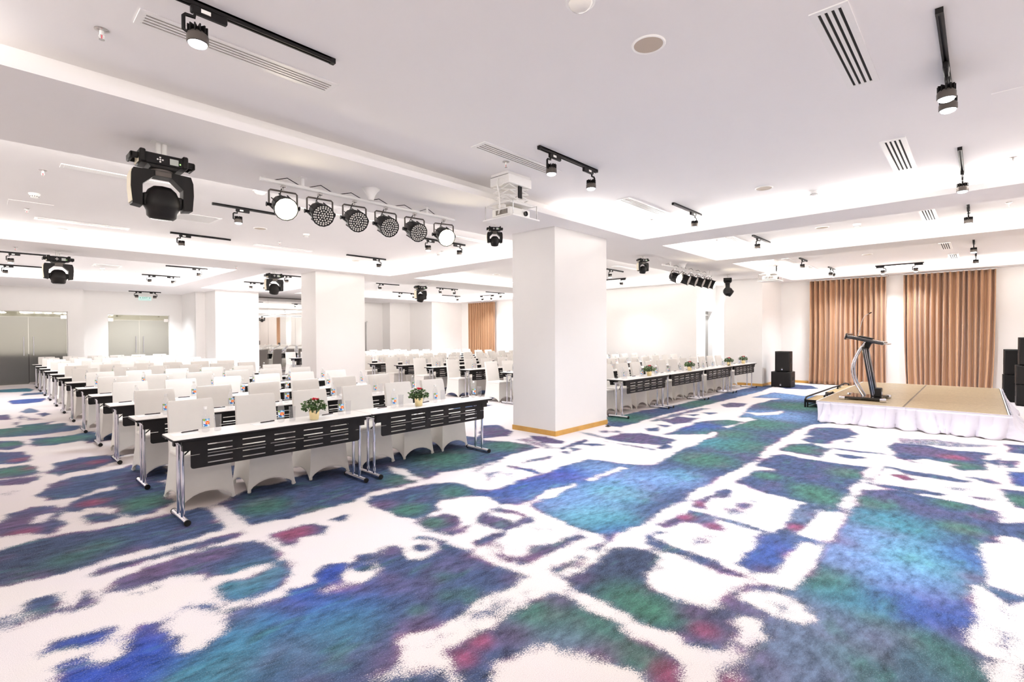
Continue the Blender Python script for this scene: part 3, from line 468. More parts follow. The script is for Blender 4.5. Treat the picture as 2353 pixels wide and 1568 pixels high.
# ------------------------------------------------------------------ floor: woven carpet
def srgb(c): return np.array(lin(c))
TCOL = {'N': '425072', 'B': '3f579a', 'V': '2f489e', 'S': '7698c8', 'T': '488493', 'C': '66a2b6', 'G': '436f5c', 'L': '6c7a94', 'M': '61506f', 'R': '964a66', 'D': '384156'}
def make_floor():
    rng = np.random.default_rng(5)
    def axis(lo, hi, f0, f1, fine, coarse):
        return np.unique(np.round(np.concatenate([np.arange(lo, f0, coarse), np.arange(f0, f1, fine), np.arange(f1, hi, coarse), [hi]]), 4))
    xs = axis(-2.4, 18.8, -0.3, 11.2, 0.03, 0.07); ys = axis(-4.8, 24.2, -1.0, 6.6, 0.03, 0.07)
    nx, ny = len(xs), len(ys); X, Y = np.meshgrid(xs, ys)
    ink_v = np.zeros_like(X)
    # panels of pattern where the traced list says nothing
    gen = []
    for i in range(170):
        cx, cy = rng.uniform(-2, 18.5), rng.uniform(-4.5, 24)
        if -0.5 < cx < 11 and -0.8 < cy < 5.2 and .728*cx+.685*cy > 1.75: continue
        if cx < 1.2 and cy > 2: continue
        if cx > 10 and cy < 4.6 and cy > -0.8: continue
        hw, hh = rng.uniform(.2, .9), rng.uniform(.12, .5)
        gen.append((rng.choice([1, 1, .8, 0]), [cx-hw, cy-hh, cx+hw, cy-hh+rng.uniform(-.1, .1), cx+hw*rng.uniform(.7, 1), cy+hh, cx-hw*rng.uniform(.7, 1), cy+hh]))
    wob = 0.014+0.012*np.sin(X*9.1+3*np.sin(Y*5.3))+0.012*np.sin(Y*13.7+2*np.sin(X*7.9))+0.008*np.sin(X*31+Y*23)
    def paint(val, fl):
        p = np.array(fl).reshape(-1, 2); soft = 0.08
        mg = 0.2
        ix0, ix1 = np.searchsorted(xs, [p[:, 0].min()-mg, p[:, 0].max()+mg]); iy0, iy1 = np.searchsorted(ys, [p[:, 1].min()-mg, p[:, 1].max()+mg])
        if ix1-ix0 < 2 or iy1-iy0 < 2: return
        x = X[iy0:iy1, ix0:ix1]; y = Y[iy0:iy1, ix0:ix1]
        dmin = np.full(x.shape, 1e9); inside = np.zeros(x.shape, bool)
        for k in range(len(p)):
            a, b = p[k], p[(k+1) % len(p)]; d = b-a; L2 = max(d@d, 1e-9)
            t = np.clip(((x-a[0])*d[0]+(y-a[1])*d[1])/L2, 0, 1)
            dmin = np.minimum(dmin, (x-a[0]-t*d[0])**2+(y-a[1]-t*d[1])**2)
            c = ((a[1] > y) != (b[1] > y)) & (x < d[0]*(y-a[1])/(d[1] if abs(d[1]) > 1e-9 else 1e-9)+a[0])
            inside ^= c
        sd = np.sqrt(dmin); sd = np.where(inside, sd, -sd)+wob[iy0:iy1, ix0:ix1]
        al = np.clip(sd/(2*soft)+0.5, 0, 1); al = al*al*(3-2*al)
        cur = ink_v[iy0:iy1, ix0:ix1]
        ink_v[iy0:iy1, ix0:ix1] = cur*(1-al)+val*al
    for v, fl in gen: paint(v, fl)
    for v, fl in CARPET: paint(min(1, v*1.25) if v >= .35 else v, fl)
    W = np.full(X.shape, 0.2); C = np.zeros(X.shape+(3,)); C += 0.2*srgb(TCOL['N'])
    for (cx, cy, r, k) in TINTS:
        r = r*dict(R=.55, M=.68).get(k, .8)
        ix0, ix1 = np.searchsorted(xs, [cx-3*r, cx+3*r]); iy0, iy1 = np.searchsorted(ys, [cy-3*r, cy+3*r])
        if ix1 <= ix0 or iy1 <= iy0: continue
        x = X[iy0:iy1, ix0:ix1]; y = Y[iy0:iy1, ix0:ix1]
        g = np.exp(-((x-cx)**2+(y-cy)**2)/(r*r)); W[iy0:iy1, ix0:ix1] += g; C[iy0:iy1, ix0:ix1] += g[..., None]*srgb(TCOL[k])
    C /= W[..., None]
    vs = np.zeros((nx*ny, 3), np.float32); vs[:, 0] = X.ravel(); vs[:, 1] = Y.ravel()
    idx = np.arange(nx*ny).reshape(ny, nx)
    q = np.stack([idx[:-1, :-1], idx[:-1, 1:], idx[1:, 1:], idx[1:, :-1]], -1).reshape(-1, 4)
    me = bpy.data.meshes.new('floor'); me.vertices.add(len(vs)); me.vertices.foreach_set('co', vs.ravel())
    me.loops.add(q.size); me.loops.foreach_set('vertex_index', q.ravel().astype(np.int32))
    me.polygons.add(len(q)); me.polygons.foreach_set('loop_start', np.arange(0, q.size, 4, dtype=np.int32)); me.update()
    a = me.attributes.new('pattern', 'FLOAT', 'POINT'); a.data.foreach_set('value', ink_v.ravel().astype(np.float32))
    t = me.attributes.new('dye_and_pool', 'FLOAT_COLOR', 'POINT'); t.data.foreach_set('color', np.concatenate([C.reshape(-1, 3), np.ones((nx*ny, 1))], 1).ravel().astype(np.float32))
    me.validate()
    m = bpy.data.materials.new('patterned_carpet'); m.use_nodes = True; nt = m.node_tree; p = nt.nodes['Principled BSDF']
    N = lambda k: nt.nodes.new(k); Lk = nt.links.new
    tc = N('ShaderNodeTexCoord')
    at = N('ShaderNodeAttribute'); at.attribute_name = 'pattern'; dy = N('ShaderNodeAttribute'); dy.attribute_name = 'dye_and_pool'
    def noise(sc, det=2, rough=0.6, vec=None):
        n = N('ShaderNodeTexNoise'); n.inputs['Scale'].default_value = sc; n.inputs['Detail'].default_value = det; n.inputs['Roughness'].default_value = rough
        Lk(vec or tc.outputs['Object'], n.inputs['Vector']); return n.outputs['Fac']
    def math_(op, a, b=None, c=None, clamp=False):
        n = N('ShaderNodeMath'); n.operation = op; n.use_clamp = clamp
        for i, q in enumerate((a, b, c)):
            if q is None: continue
            if isinstance(q, (int, float)): n.inputs[i].default_value = q
            else: Lk(q, n.inputs[i])
        return n.outputs[0]
    def mixc(f, a, b, mode='MIX'):
        n = N('ShaderNodeMix'); n.data_type = 'RGBA'; n.blend_type = mode
        if isinstance(f, (int, float)): n.inputs[0].default_value = f
        else: Lk(f, n.inputs[0])
        for i, q in ((6, a), (7, b)):
            if isinstance(q, tuple): n.inputs[i].default_value = (*q, 1)
            else: Lk(q, n.inputs[i])
        return n.outputs[2]
    stip = math_('ADD', math_('MULTIPLY', math_('SUBTRACT', noise(120, 3, .8), .5), 1.9), math_('MULTIPLY', math_('SUBTRACT', noise(14, 3), .5), .8))
    msk = math_('ADD', at.outputs['Fac'], stip)
    ink = N('ShaderNodeMapRange'); ink.interpolation_type = 'SMOOTHSTEP'; ink.inputs['From Min'].default_value = .27; ink.inputs['From Max'].default_value = .73; Lk(msk, ink.inputs['Value'])
    # keep full areas full: blend the stippled mask with the plain one
    full = N('ShaderNodeMapRange'); full.inputs['From Min'].default_value = .75; full.inputs['From Max'].default_value = 1.0; Lk(at.outputs['Fac'], full.inputs['Value'])
    inkm = math_('MAXIMUM', ink.outputs[0], math_('MULTIPLY', full.outputs[0], .82))
    inkm = math_('MULTIPLY', inkm, math_('GREATER_THAN', at.outputs['Fac'], .03))
    # brushed variation of the dye
    mp = N('ShaderNodeMapping'); mp.inputs['Scale'].default_value = (1, 2.2, 1); mp.inputs['Rotation'].default_value = (0, 0, .5); Lk(tc.outputs['Object'], mp.inputs[0])
    br = noise(7, 5, .7, mp.outputs[0]); pat = noise(1.3, 3, .6)
    edge = N('ShaderNodeMapRange'); edge.inputs['From Min'].default_value = .55; edge.inputs['From Max'].default_value = .98; edge.inputs['To Min'].default_value = 1; edge.inputs['To Max'].default_value = 0; Lk(at.outputs['Fac'], edge.inputs['Value'])
    pu = N('ShaderNodeMapRange'); pu.inputs['From Min'].default_value = .5; pu.inputs['From Max'].default_value = .62; Lk(noise(2.1, 2), pu.inputs['Value'])
    col = mixc(math_('MULTIPLY', edge.outputs[0], .45), dy.outputs['Color'], lin('63667f'))
    col = mixc(math_('MULTIPLY', math_('MULTIPLY', pu.outputs[0], .55), math_('ADD', math_('MULTIPLY', edge.outputs[0], .8), .2)), col, lin('8d5578'))
    gr = N('ShaderNodeMapRange'); gr.inputs['From Min'].default_value = .58; gr.inputs['From Max'].default_value = .7; Lk(noise(2.6, 2, .5, mp.outputs[0]), gr.inputs['Value'])
    col = mixc(math_('MULTIPLY', gr.outputs[0], .3), col, lin('4a8070'))
    bm_ = N('ShaderNodeMapRange'); bm_.inputs['From Min'].default_value = .3; bm_.inputs['From Max'].default_value = .7; bm_.inputs['To Min'].default_value = .34; bm_.inputs['To Max'].default_value = 1.28; Lk(br, bm_.inputs['Value'])
    cb = N('ShaderNodeCombineXYZ')
    for i in range(3): Lk(bm_.outputs[0], cb.inputs[i])
    col = mixc(1.0, col, cb.outputs[0], 'MULTIPLY')
    spk = N('ShaderNodeMapRange'); spk.inputs['From Min'].default_value = .55; spk.inputs['From Max'].default_value = .75; Lk(noise(140, 3, .8), spk.inputs['Value'])
    col = mixc(math_('MULTIPLY', spk.outputs[0], .5), col, lin('a9b4c8'))
    crm = mixc(pat, lin('e2dad1'), lin('dfd4db'))
    fin = mixc(inkm, crm, col)
    gn = N('ShaderNodeMapRange'); gn.inputs['From Min'].default_value = .25; gn.inputs['From Max'].default_value = .75; gn.inputs['To Min'].default_value = .72; gn.inputs['To Max'].default_value = 1.2; Lk(noise(260, 2, .8), gn.inputs['Value'])
    cg = N('ShaderNodeCombineXYZ')
    for i in range(3): Lk(gn.outputs[0], cg.inputs[i])
    fin = mixc(1.0, fin, cg.outputs[0], 'MULTIPLY')
    Lk(fin, p.inputs['Base Color']); p.inputs['Roughness'].default_value = 0.95; p.inputs['Specular IOR Level'].default_value = 0.1
    b = N('ShaderNodeBump'); b.inputs['Strength'].default_value = .25; b.inputs['Distance'].default_value = .004; Lk(noise(230, 2), b.inputs['Height']); Lk(b.outputs[0], p.inputs['Normal'])
    me.materials.append(m)
    o = bpy.data.objects.new('floor', me); COL.objects.link(o); struct(o, 'carpet with soft cream, blue, green and purple patches')
make_floor()

# ------------------------------------------------------------------ ceiling: soffit with coffers
def make_ceiling():
    xs = sorted({-2.4, 19.0, *[c for q in COFFERS for c in q[:2]]}); ys = sorted({-4.8, 24.2, *[c for q in COFFERS for c in q[2:]]})
    def hole(x, y): return any(a < x < b and c < y < d for a, b, c, d in COFFERS)
    mb = MB()
    for i in range(len(xs)-1):
        for j in range(len(ys)-1):
            x0, x1, y0, y1 = xs[i], xs[i+1], ys[j], ys[j+1]
            if not hole((x0+x1)/2, (y0+y1)/2):
                mb.add([(x0, y0, SOFFIT), (x1, y0, SOFFIT), (x1, y1, SOFFIT), (x0, y1, SOFFIT), (x0, y0, LEDGE), (x1, y0, LEDGE), (x1, y1, LEDGE), (x0, y1, LEDGE)], [(3, 2, 1, 0), (4, 5, 6, 7)])
    for a, b, c, d in COFFERS:
        for (p, q) in (((a, c), (b, c)), ((b, c), (b, d)), ((b, d), (a, d)), ((a, d), (a, c))):
            mb.add([(*p, SOFFIT), (*q, SOFFIT), (*q, LEDGE), (*p, LEDGE)], [(0, 1, 2, 3)])
    me = bpy.data.meshes.new('ceiling'); me.from_pydata(mb.v, [], mb.f); me.materials.append(M['ceil'])
    bm = bmesh.new(); bm.from_mesh(me); bmesh.ops.remove_doubles(bm, verts=bm.verts, dist=1e-4); bmesh.ops.recalc_face_normals(bm, faces=bm.faces); bm.to_mesh(me); bm.free()
    o = bpy.data.objects.new('ceiling', me); COL.objects.link(o); struct(o, 'white dropped soffit running round the lit ceiling recesses')
    for a, b, c, d in COFFERS:
        e = 0.22; a, b, c, d = a-e, b+e, c-e, d+e
        mb = MB()
        mb.add([(a, c, CEIL), (b, c, CEIL), (b, d, CEIL), (a, d, CEIL)], [(0, 1, 2, 3)])
        for (p, q) in (((a, c), (b, c)), ((b, c), (b, d)), ((b, d), (a, d)), ((a, d), (a, c))):
            mb.add([(*p, LEDGE), (*q, LEDGE), (*q, CEIL), (*p, CEIL)], [(0, 1, 2, 3)])
        struct(mb.build('ceiling_recess', M['ceil']), 'white raised ceiling panel of a recess with hidden edge lighting')
make_ceiling()

# ------------------------------------------------------------------ walls
H = SOFFIT+0.04
def wall(name, x0, x1, y0, y1, z0=0.0, z1=H): return struct(bx(name, x0, x1, y0, y1, z0, z1, M['wall']))
wall('wall_near', -2.4, 18.8, -4.8, -4.6)
wall('wall_left', -2.4, -2.2, -4.6, 23.6)
wall('wall_right', 18.3, 18.6, -4.6, 4.86)
wall('wall_pier', 16.3, 18.6, 4.86, 6.0)
wall('wall_recess', 17.95, 18.6, 6.0, 6.9)
# panel wall with a door opening on its end
wall('wall_screen', 16.3, 17.7, 7.15, 10.5); wall('wall_screen_end', 16.3, 16.98, 6.9, 7.15); wall('wall_screen_end', 17.72, 18.6, 6.9, 7.15); wall('wall_screen_lintel', 16.98, 17.72, 6.9, 7.15, 2.45)
wall('wall_right_back', 17.7, 18.0, 7.15, 20.35)
wall('wall_back_right', 15.7, 17.9, 20.35, 20.6); wall('wall_back_step', 15.7, 15.9, 20.6, 22.3); wall('wall_back_middle', 14.47, 15.9, 22.25, 22.5); wall('wall_back_return', 14.47, 14.65, 22.5, 23.1)
wall('wall_back', 13.58, 14.65, 22.95, 23.2); wall('wall_back_left', 12.3, 12.72, 22.95, 23.2); wall('wall_back_lintel', 12.72, 13.58, 22.95, 23.2, 2.35)
wall('wall_behind_mirror', 7.4, 12.35, 22.8, 23.0)
# end wall with the two glass doors
VL, VR = 23.4, 23.8
wall('wall_far_left', 2.09, 2.52, VL, VL+.4); wall('wall_far_left', -2.2, 0.10, VL, VL+.4); wall('wall_far_lintel', 0.10, 2.09, VL, VL+.4, 2.50)
wall('wall_far', 2.52, 3.24, VR, VR+.25); wall('wall_far', 5.20, 5.70, VR, VR+.25); wall('wall_far_lintel', 3.24, 5.20, VR, VR+.25, 2.46)
wall('wall_far_return', 5.62, 5.75, 21.95, VR); wall('wall_far_jog', 5.62, 6.0, 21.85, 21.97)
# corridor behind the glass doors
wall('wall_corridor', -1.5, 7, 27.2, 27.4); struct(bx('floor_corridor', -1.5, 7, 23.6, 27.4, -.06, -.01, M['darkfl'])); struct(bx('ceiling_corridor', -1.5, 7, 23.85, 27.4, 3.0, 3.1, M['corr']))
wall('wall_corridor', -1.7, -1.5, 23.8, 27.4, 0, 3.1); wall('wall_corridor', 7, 7.2, 23.8, 27.4, 0, 3.1)
area_light('corridor_light', (1.0, 25.4, 2.95), 2.5, .5, (0, 0, 0), 75, (1, .95, .86)); area_light('corridor_light', (4.4, 25.4, 2.95), 2.5, .5, (0, 0, 0), 110, (1, .96, .88))
tag(bx('counter', 0.2, 2.6, 24.3, 24.9, -.01, 1.0, M['darkbox']), 'dark low counter blurred behind the left frosted glass doors', 'counter')
tag(bx('counter', 4.5, 6.0, 24.5, 25.0, -.01, .85, M['darkbox']), 'dark low counter blurred behind the right frosted glass doors', 'counter')

# pillars
def pillar(name, x0, x1, y0, y1, lab):
    o = struct(bx(name, x0, x1, y0, y1, 0, H, M['wall']), lab)
    return o
pillar('pillar', 6.18, 7.66, 4.88, 5.79, 'wide white square pillar nearest the camera with an oak skirting')
pillar('pillar', 6.05, 7.48, 12.78, 13.65, 'white square pillar behind the left block of tables')
pillar('pillar', 5.93, 7.45, 20.6, 22.4, 'white pillar beside the mirror wall at the far end')
def skirting(name, segs):
    for (x0, x1, y0, y1) in segs: struct(bx(name, x0, x1, y0, y1, 0, .078, M['wood']), 'oak skirting board')
t = .012
skirting('baseboard_pillar', [(6.18-t, 7.66+t, 4.88-t, 4.88), (6.18-t, 6.18, 4.88, 5.79+t), (7.66, 7.66+t, 4.88, 5.79+t), (6.18, 7.66, 5.79, 5.79+t)])
skirting('baseboard_pillar_far', [(6.05-t, 7.48+t, 12.78-t, 12.78), (6.05-t, 6.05, 12.78, 13.65), (7.48, 7.48+t, 12.78, 13.65)])
skirting('baseboard_right', [(18.3-t, 18.3, -4.6, 4.86), (16.3-t, 18.3-t, 4.86-t, 4.86), (16.3-t, 16.3, 4.86, 6.0), (16.3-t, 16.3, 6.9, 10.5), (17.7-t, 17.7, 10.5, 20.35), (15.7, 17.7, 20.35-t, 20.35)])

# doors
def glass_doors(name, x0, x1, y, ztop, zt, lab):
    r = bpy.data.objects.new(name, None); COL.objects.link(r); r.location = (0, 0, 0); struct(r, lab)
    mid = (x0+x1)/2
    for (a, b, hx) in ((x0+.01, mid-.006, mid-.12), (mid+.006, x1-.01, mid+.12)):
        lf = bx('door_leaf', a, b, y-.006, y+.006, .012, zt-.01, M['frost'], r)
        h = MB().tube([(hx, y-.05, .98), (hx, y-.05, 1.62)], .016, 10)
        for z in (1.08, 1.52): h.tube([(hx, y-.05, z), (hx, y-.006, z)], .009, 8)
        h.build('handle', M['chrome'], lf)
        MB().box(a, a+.16, y-.014, y+.014, .0, .07).build('pivot_shoe', M['steel'], lf)
    bx('transom_pane', x0+.005, x1-.005, y-.006, y+.006, zt, ztop-.005, M['pane'], r)
    f = MB().box(x0-.02, x0, y-.06, y+.05, 0, ztop+.02).box(x1, x1+.02, y-.06, y+.05, 0, ztop+.02).box(x0-.02, x1+.02, y-.06, y+.05, ztop, ztop+.02)
    f.build('frame', M['white'], r)
    for xx in (x0+.08, x1-.08): MB().box(xx-.08, xx+.08, y-.03, y+.03, zt-.06, zt+.06).build('patch_fitting', M['steel'], r)
    for xx in (x0+.3, x1-.3): MB().lathe([(0, 0), (.03, 0), (.03, -.05), (0, -.05)], 10).build('downlight', M['whitepl'], r, (xx, y+.12, ztop-.01))
glass_doors('door_1', .12, 2.07, VL+.12, 2.48, 2.31, 'left frosted double glass doors at the end of the side aisle')
glass_doors('door_2', 3.26, 5.18, VR+.1, 2.44, 2.25, 'right frosted double glass doors under the exit sign')
def leaf_door(name, x0, x1, y, zt, lab):
    r = bpy.data.objects.new(name, None); COL.objects.link(r); struct(r, lab)
    MB().box(x0, x0+.05, y-.02, y+.2, 0, zt).box(x1-.05, x1, y-.02, y+.2, 0, zt).box(x0, x1, y-.02, y+.2, zt-.05, zt).build('frame', M['white'], r)
    lf = bx('door_leaf', x0+.05, x1-.05, y+.14, y+.18, .01, zt-.05, M['seal'], r)
    MB().box(x0+.08, x0+.13, y+.10, y+.14, 1.0, 1.14).build('handle', M['steel'], lf)
    MB().box(x0+.1, x1-.1, y+.10, y+.14, zt-.2, zt-.15).build('closer', M['steel'], lf)
leaf_door('door_3', 16.98, 17.72, 6.92, 2.45, 'narrow pale door in the recess beside the right pier')
leaf_door('door_4', 12.72, 13.58, 22.97, 2.35, 'pale door on the back wall just right of the second pillar')

# mirror wall
def mirror_wall():
    r = bpy.data.objects.new('wall_mirror', None); COL.objects.link(r); struct(r, 'wall of tinted mirror glass panels between the far pillars')
    xs = [7.46, 8.62, 9.80, 10.98, 12.28]
    for a, b in zip(xs, xs[1:]):
        bx('mirror_pane', a+.003, b-.003, 22.76, 22.79, .02, 2.47, M['mirror'], r); bx('mirror_pane', a+.003, b-.003, 22.76, 22.79, 2.53, 3.27, M['mirror'], r)
    MB().box(7.45, 12.3, 22.74, 22.8, 2.47, 2.49).box(7.45, 12.3, 22.74, 22.8, 2.51, 2.53).build('rail', M['steel'], r)
    MB().box(7.45, 12.3, 22.72, 22.8, 3.27, 3.305).build('head_rail', M['bronze'], r)
mirror_wall()
# ceiling access hatches: thin flush panels
for (x0, x1, y0, y1) in ((.28, .75, 9.88, 10.3), (5.6, 6.3, -.5, -.05)):
    struct(bx('trim_hatch', x0, x1, y0, y1, CEIL-.006, CEIL+.01, M['ceil']), 'flush white ceiling access hatch')

# recessed downlight in the niche beside the right pier
r = thing('downlight', 'small recessed downlight in the niche beside the right pier', 'ceiling fixture', (17.1, 6.45, SOFFIT))
MB().lathe([(.06, 0), (.06, -.006), (.045, -.006), (.04, 0)], 20).build('rim', M['whitepl'], r); MB().lathe([(.042, -.002), (0, -.002)], 20).build('lamp', M['lens'], r)
d = bpy.data.lights.new('niche_beam', 'SPOT'); d.energy = 260; d.color = (.92, .96, 1); d.spot_size = math.radians(110); d.spot_blend = .8; d.shadow_soft_size = .05
o = bpy.data.objects.new('niche_beam', d); COL.objects.link(o); o.location = (17.1, 6.45, SOFFIT-.02)
# ------------------------------------------------------------------ banquet chair under a stretch cover (front faces -y)
def make_chair(label, group):
    r = thing('banquet_chair', label, 'chair', group=group)
    w0, w1 = .205, .232            # half widths at seat and floor
    # skirt
    n = 9; lev = 7; zs = .455; yf, yb = -.235, .205
    ring = []
    for side in range(4):
        for i in range(n):
            t = i/n; ring.append((side, t))
    vs = []; N = len(ring)
    for k in range(lev+1):
        h = k/lev
        for (side, t) in ring:
            arch = .108*max(0, 1-abs(2*t-1)**2.3)**.8
            if side in (1, 3): arch *= .92
            zb = .006+arch; z = zb+(zs-zb)*h
            q = max(0.0, 1-z/zs); fl = q**1.6*.034; pinch = -.012*math.sin(PI*t)*math.sin(PI*min(1, q*1.1))
            hw = w0+fl; y0 = yf-fl*.9; y1 = yb+fl*1.5; cx = lambda a, b: a+(b-a)*t
            if side == 0: p = (cx(-hw, hw), y0-pinch, z)
            elif side == 1: p = (hw+pinch, cx(y0, y1), z)
            elif side == 2: p = (cx(hw, -hw), y1+pinch, z)
            else: p = (-hw-pinch, cx(y1, y0), z)
            vs.append(p)
    fs = [(k*N+i, k*N+(i+1) % N, (k+1)*N+(i+1) % N, (k+1)*N+i) for k in range(lev) for i in range(N)]
    MB().add(vs, fs, 0, True).build('skirt', M['fabric'], r)
    # hem band
    hem = MB(); pts = vs[:N]
    for i in range(N):
        a, b = pts[i], pts[(i+1) % N]
        hem.add([a, b, (b[0]*1.012, b[1]*1.012, b[2]+.014), (a[0]*1.012, a[1]*1.012, a[2]+.014)], [(0, 1, 2, 3)], 0, True)
    hem.build('hem', M['fabric'], r)
    MB().rbox(-w0-.004, w0+.004, yf-.008, yb-.02, .435, .485, .02, 0, 3).build('seat', M['fabric'], r)
    # backrest: leaning back slightly, tapering to the top
    rows = [(.44, .207, .165, .055), (.55, .207, .178, .058), (.70, .205, .200, .055), (.85, .203, .228, .05), (.935, .201, .246, .046), (.952, .196, .250, .034)]
    vs = []; nb = 8
    for (z, hw, yc, th) in rows:
        for (sx, sy) in ((-1, -.5), (-.5, -.62), (0, -.66), (.5, -.62), (1, -.5), (1, .5), (0, .66), (-1, .5)):
            vs.append((sx*hw, yc+sy*th, z))
    fs = [(i*nb+k, i*nb+(k+1) % nb, (i+1)*nb+(k+1) % nb, (i+1)*nb+k) for i in range(len(rows)-1) for k in range(nb)]
    fs.append(tuple((len(rows)-1)*nb+k for k in range(nb)))
    MB().add(vs, fs, 0, True).build('backrest', M['fabric'], r)
    for sx, y in ((-1, yf-.016), (1, yf-.016), (-1, yb+.032), (1, yb+.032)):
        MB().rbox(sx*(w1-.012)-.017, sx*(w1-.012)+.017, y-.012-.0*sx, y+.012, 0, .055, .008, 0, 1).build('foot_pocket', M['fabric'], r)
    return r

# ------------------------------------------------------------------ folding table; local origin front-left floor corner, front faces -y
TL, TD = 1.845, .395
def make_table(label, group):
    r = thing('folding_table', label, 'table', group=group); z1 = TABLE_H
    top = MB().rbox(0, TL, 0, TD, z1-.012, z1, .004, 0, 1).build('tabletop', M['laminate'], r)
    MB().rbox(-.002, TL+.002, -.002, TD+.002, z1-.028, z1-.007, .004, 0, 1).build('edge_band', M['black'], top)
    MB().box(.06, TL-.06, .02, .05, z1-.062, z1-.028).box(.06, TL-.06, TD-.05, TD-.02, z1-.062, z1-.028).build('frame_rail', M['black'], r)
    # perforated modesty panel: solid cells around the slots
    pw = 1.59; px = (TL-pw)/2; zt, zb = z1-.04, z1-.275; hp = zt-zb
    holes = []
    for c in range(5):
        x = .13+c*.2825
        for fz in (.17, .385, .62, .85): holes.append((x, x+.2, zt-fz*hp-.005, zt-fz*hp+.005))
    for a, b in ((0.0, .07), (.13, .62), (.66, .98), (1.02, 1.46), (1.53, 1.59)): holes.append((a, b, zt-.5*hp-.0022, zt-.5*hp+.0022))
    xs = sorted({0, pw, *[q for h in holes for q in h[:2]]}); zs = sorted({zb, zt, *[q for h in holes for q in h[2:]]})
    mb = MB()
    def hol(i, j):
        if i < 0 or j < 0 or i >= len(xs)-1 or j >= len(zs)-1: return True
        x, z = (xs[i]+xs[i+1])/2, (zs[j]+zs[j+1])/2
        return any(a < x < b and c < z < d for a, b, c, d in holes)
    for j in range(len(zs)-1):
        i = 0
        while i < len(xs)-1:
            if hol(i, j): i += 1; continue
            k = i
            while k < len(xs)-1 and not hol(k, j): k += 1
            x0, x1, a, b = xs[i], xs[k], zs[j], zs[j+1]
            if j == 0:                                   # rounded lower corners
                e = .022
                mb.prism([(x0+e, a), (x1-e, a), (x1-e*.3, a+e*.3), (x1, a+e), (x1, b), (x0, b), (x0, a+e), (x0+e*.3, a+e*.3)], .034, .038)
            else:
                mb.box(x0, x1, .034, .038, a, b)
            i = k
    mb.build('modesty_panel', M['black'], r, (px, 0, 0))
    for sx in (0, 1):
        x = .085 if sx == 0 else TL-.085
        ft = MB().tube([(x, -.018, .03), (x, .405, .03)], .024, 12).build('foot', M['chrome'], r)
        for a, b in ((-.03, -.014), (.401, .417)): MB().tube([(x, a, .029), (x, b, .029)], .0262, 12).build('end_cap', M['blackpl'], ft)
        for y in (.115, .245): MB().tube([(x, y, .03), (x, y, .05), (x, y, z1-.07)], .0155, 10).build('leg', M['chrome'], r)
        MB().rbox(x-.014, x+.014, .07, .30, z1-.085, z1-.06, .005, 0, 1).build('leg_crossbar', M['chrome'], r)
        for y in (.03, .32): MB().box(x-.045+(0.03 if sx == 0 else -.03), x+.045+(.03 if sx == 0 else -.03), y, y+.05, z1-.115, z1-.028).build('bracket', M['black'], r)
        d = .16 if sx == 0 else -.16
        MB().tube([(x, .18, z1-.2), (x+d*.5, .18, z1-.13), (x+d, .18, z1-.06)], .006, 6).build('folding_stay', M['black'], r)
    return r

# ------------------------------------------------------------------ bottle, glass, pot, pen, notepad
def make_bottle(label, group):
    prof = [(.0, .004), (.02, .0), (.029, .006), (.031, .02), (.029, .03), (.0315, .045), (.0315, .125), (.030, .145), (.024, .172), (.0145, .192), (.0125, .200), (.0125, .212)]
    o = MB().lathe(prof, 18).build('water_bottle', M['clear']); tag(o, label, 'bottle', group)
    MB().lathe([(.0, .228), (.0135, .228), (.0142, .224), (.0142, .206), (.0125, .206)], 16).build('cap', M['whitepl'], o)
    art = ["DGGGBBSSSBBBBBBB", "DGYGGBSWSSSBBBSS", "DGGGGSSWWSSSSSSS", "DWGGSSSWWWSSSSWS", "DWWWWRRRRRRRWSSS", "DWWDWRYRRYRYYWSS", "DWWWWRYRRYRYYWSW", "DWWWWRRYYRRRRWBB", "DWWWWRRYYRRRRBBB", "DWBBBRRRRRRRWBBB", "DWBBEBBWWWWBEEBB", "DWWBEEEBSWWBEEBS", "DWWSBBBSSWWSBBSS", "DWDDSSSSWWWWSSWW"]
    key = dict(D=0, G=1, B=2, S=3, W=4, R=5, Y=6, E=7); mats = [M['lb_dark'], M['lb_green'], M['lb_blue'], M['lb_sky'], M['lb_white'], M['lb_red'], M['lb_yel'], M['lb_deep']]
    mb = MB(); rr = .0322; a0, a1 = math.radians(-90-78), math.radians(-90+78)
    for j, row in enumerate(art):
        for i, ch in enumerate(row):
            A, B = a0+(a1-a0)*i/len(row), a0+(a1-a0)*(i+1)/len(row); z0, z1 = .122-.07*(j+1)/len(art), .122-.07*j/len(art)
            mb.add([(rr*math.cos(A), rr*math.sin(A), z0), (rr*math.cos(B), rr*math.sin(B), z0), (rr*math.cos(B), rr*math.sin(B), z1), (rr*math.cos(A), rr*math.sin(A), z1)], [(0, 1, 2, 3)], key[ch], True)
    mb.build('label', mats, o, label='blue label with a red block reading V and a plus')
    return o
def make_glass(label, group):
    prof = [(.0, .0), (.026, .0), (.0275, .004), (.031, .145), (.0305, .147), (.0290, .145), (.0262, .022), (.022, .016), (.0, .014)]
    return tag(MB().lathe(prof, 18).build('drinking_glass', M['glass']), label, 'glass', group)
def make_pen(label, group):
    o = MB().tube([(-.075, 0, .006), (-.066, 0, .006), (.05, 0, .006), (.068, 0, .006)], [.001, .0055, .0055, .0055], 8).build('pen', M['pen'])
    tag(o, label, 'pen', group); MB().box(.03, .07, .005, .0068, .006, .012).build('clip', M['pen'], o)
    return o
def make_pad(label, group):
    o = MB().box(-.1, .1, -.07, .07, 0, .0025).build('notepad', M['paper']); tag(o, label, 'notepad', group)
    MB().box(-.1, .1, .058, .07, .0025, .0035).build('binding', M['laminate'], o)
    return o
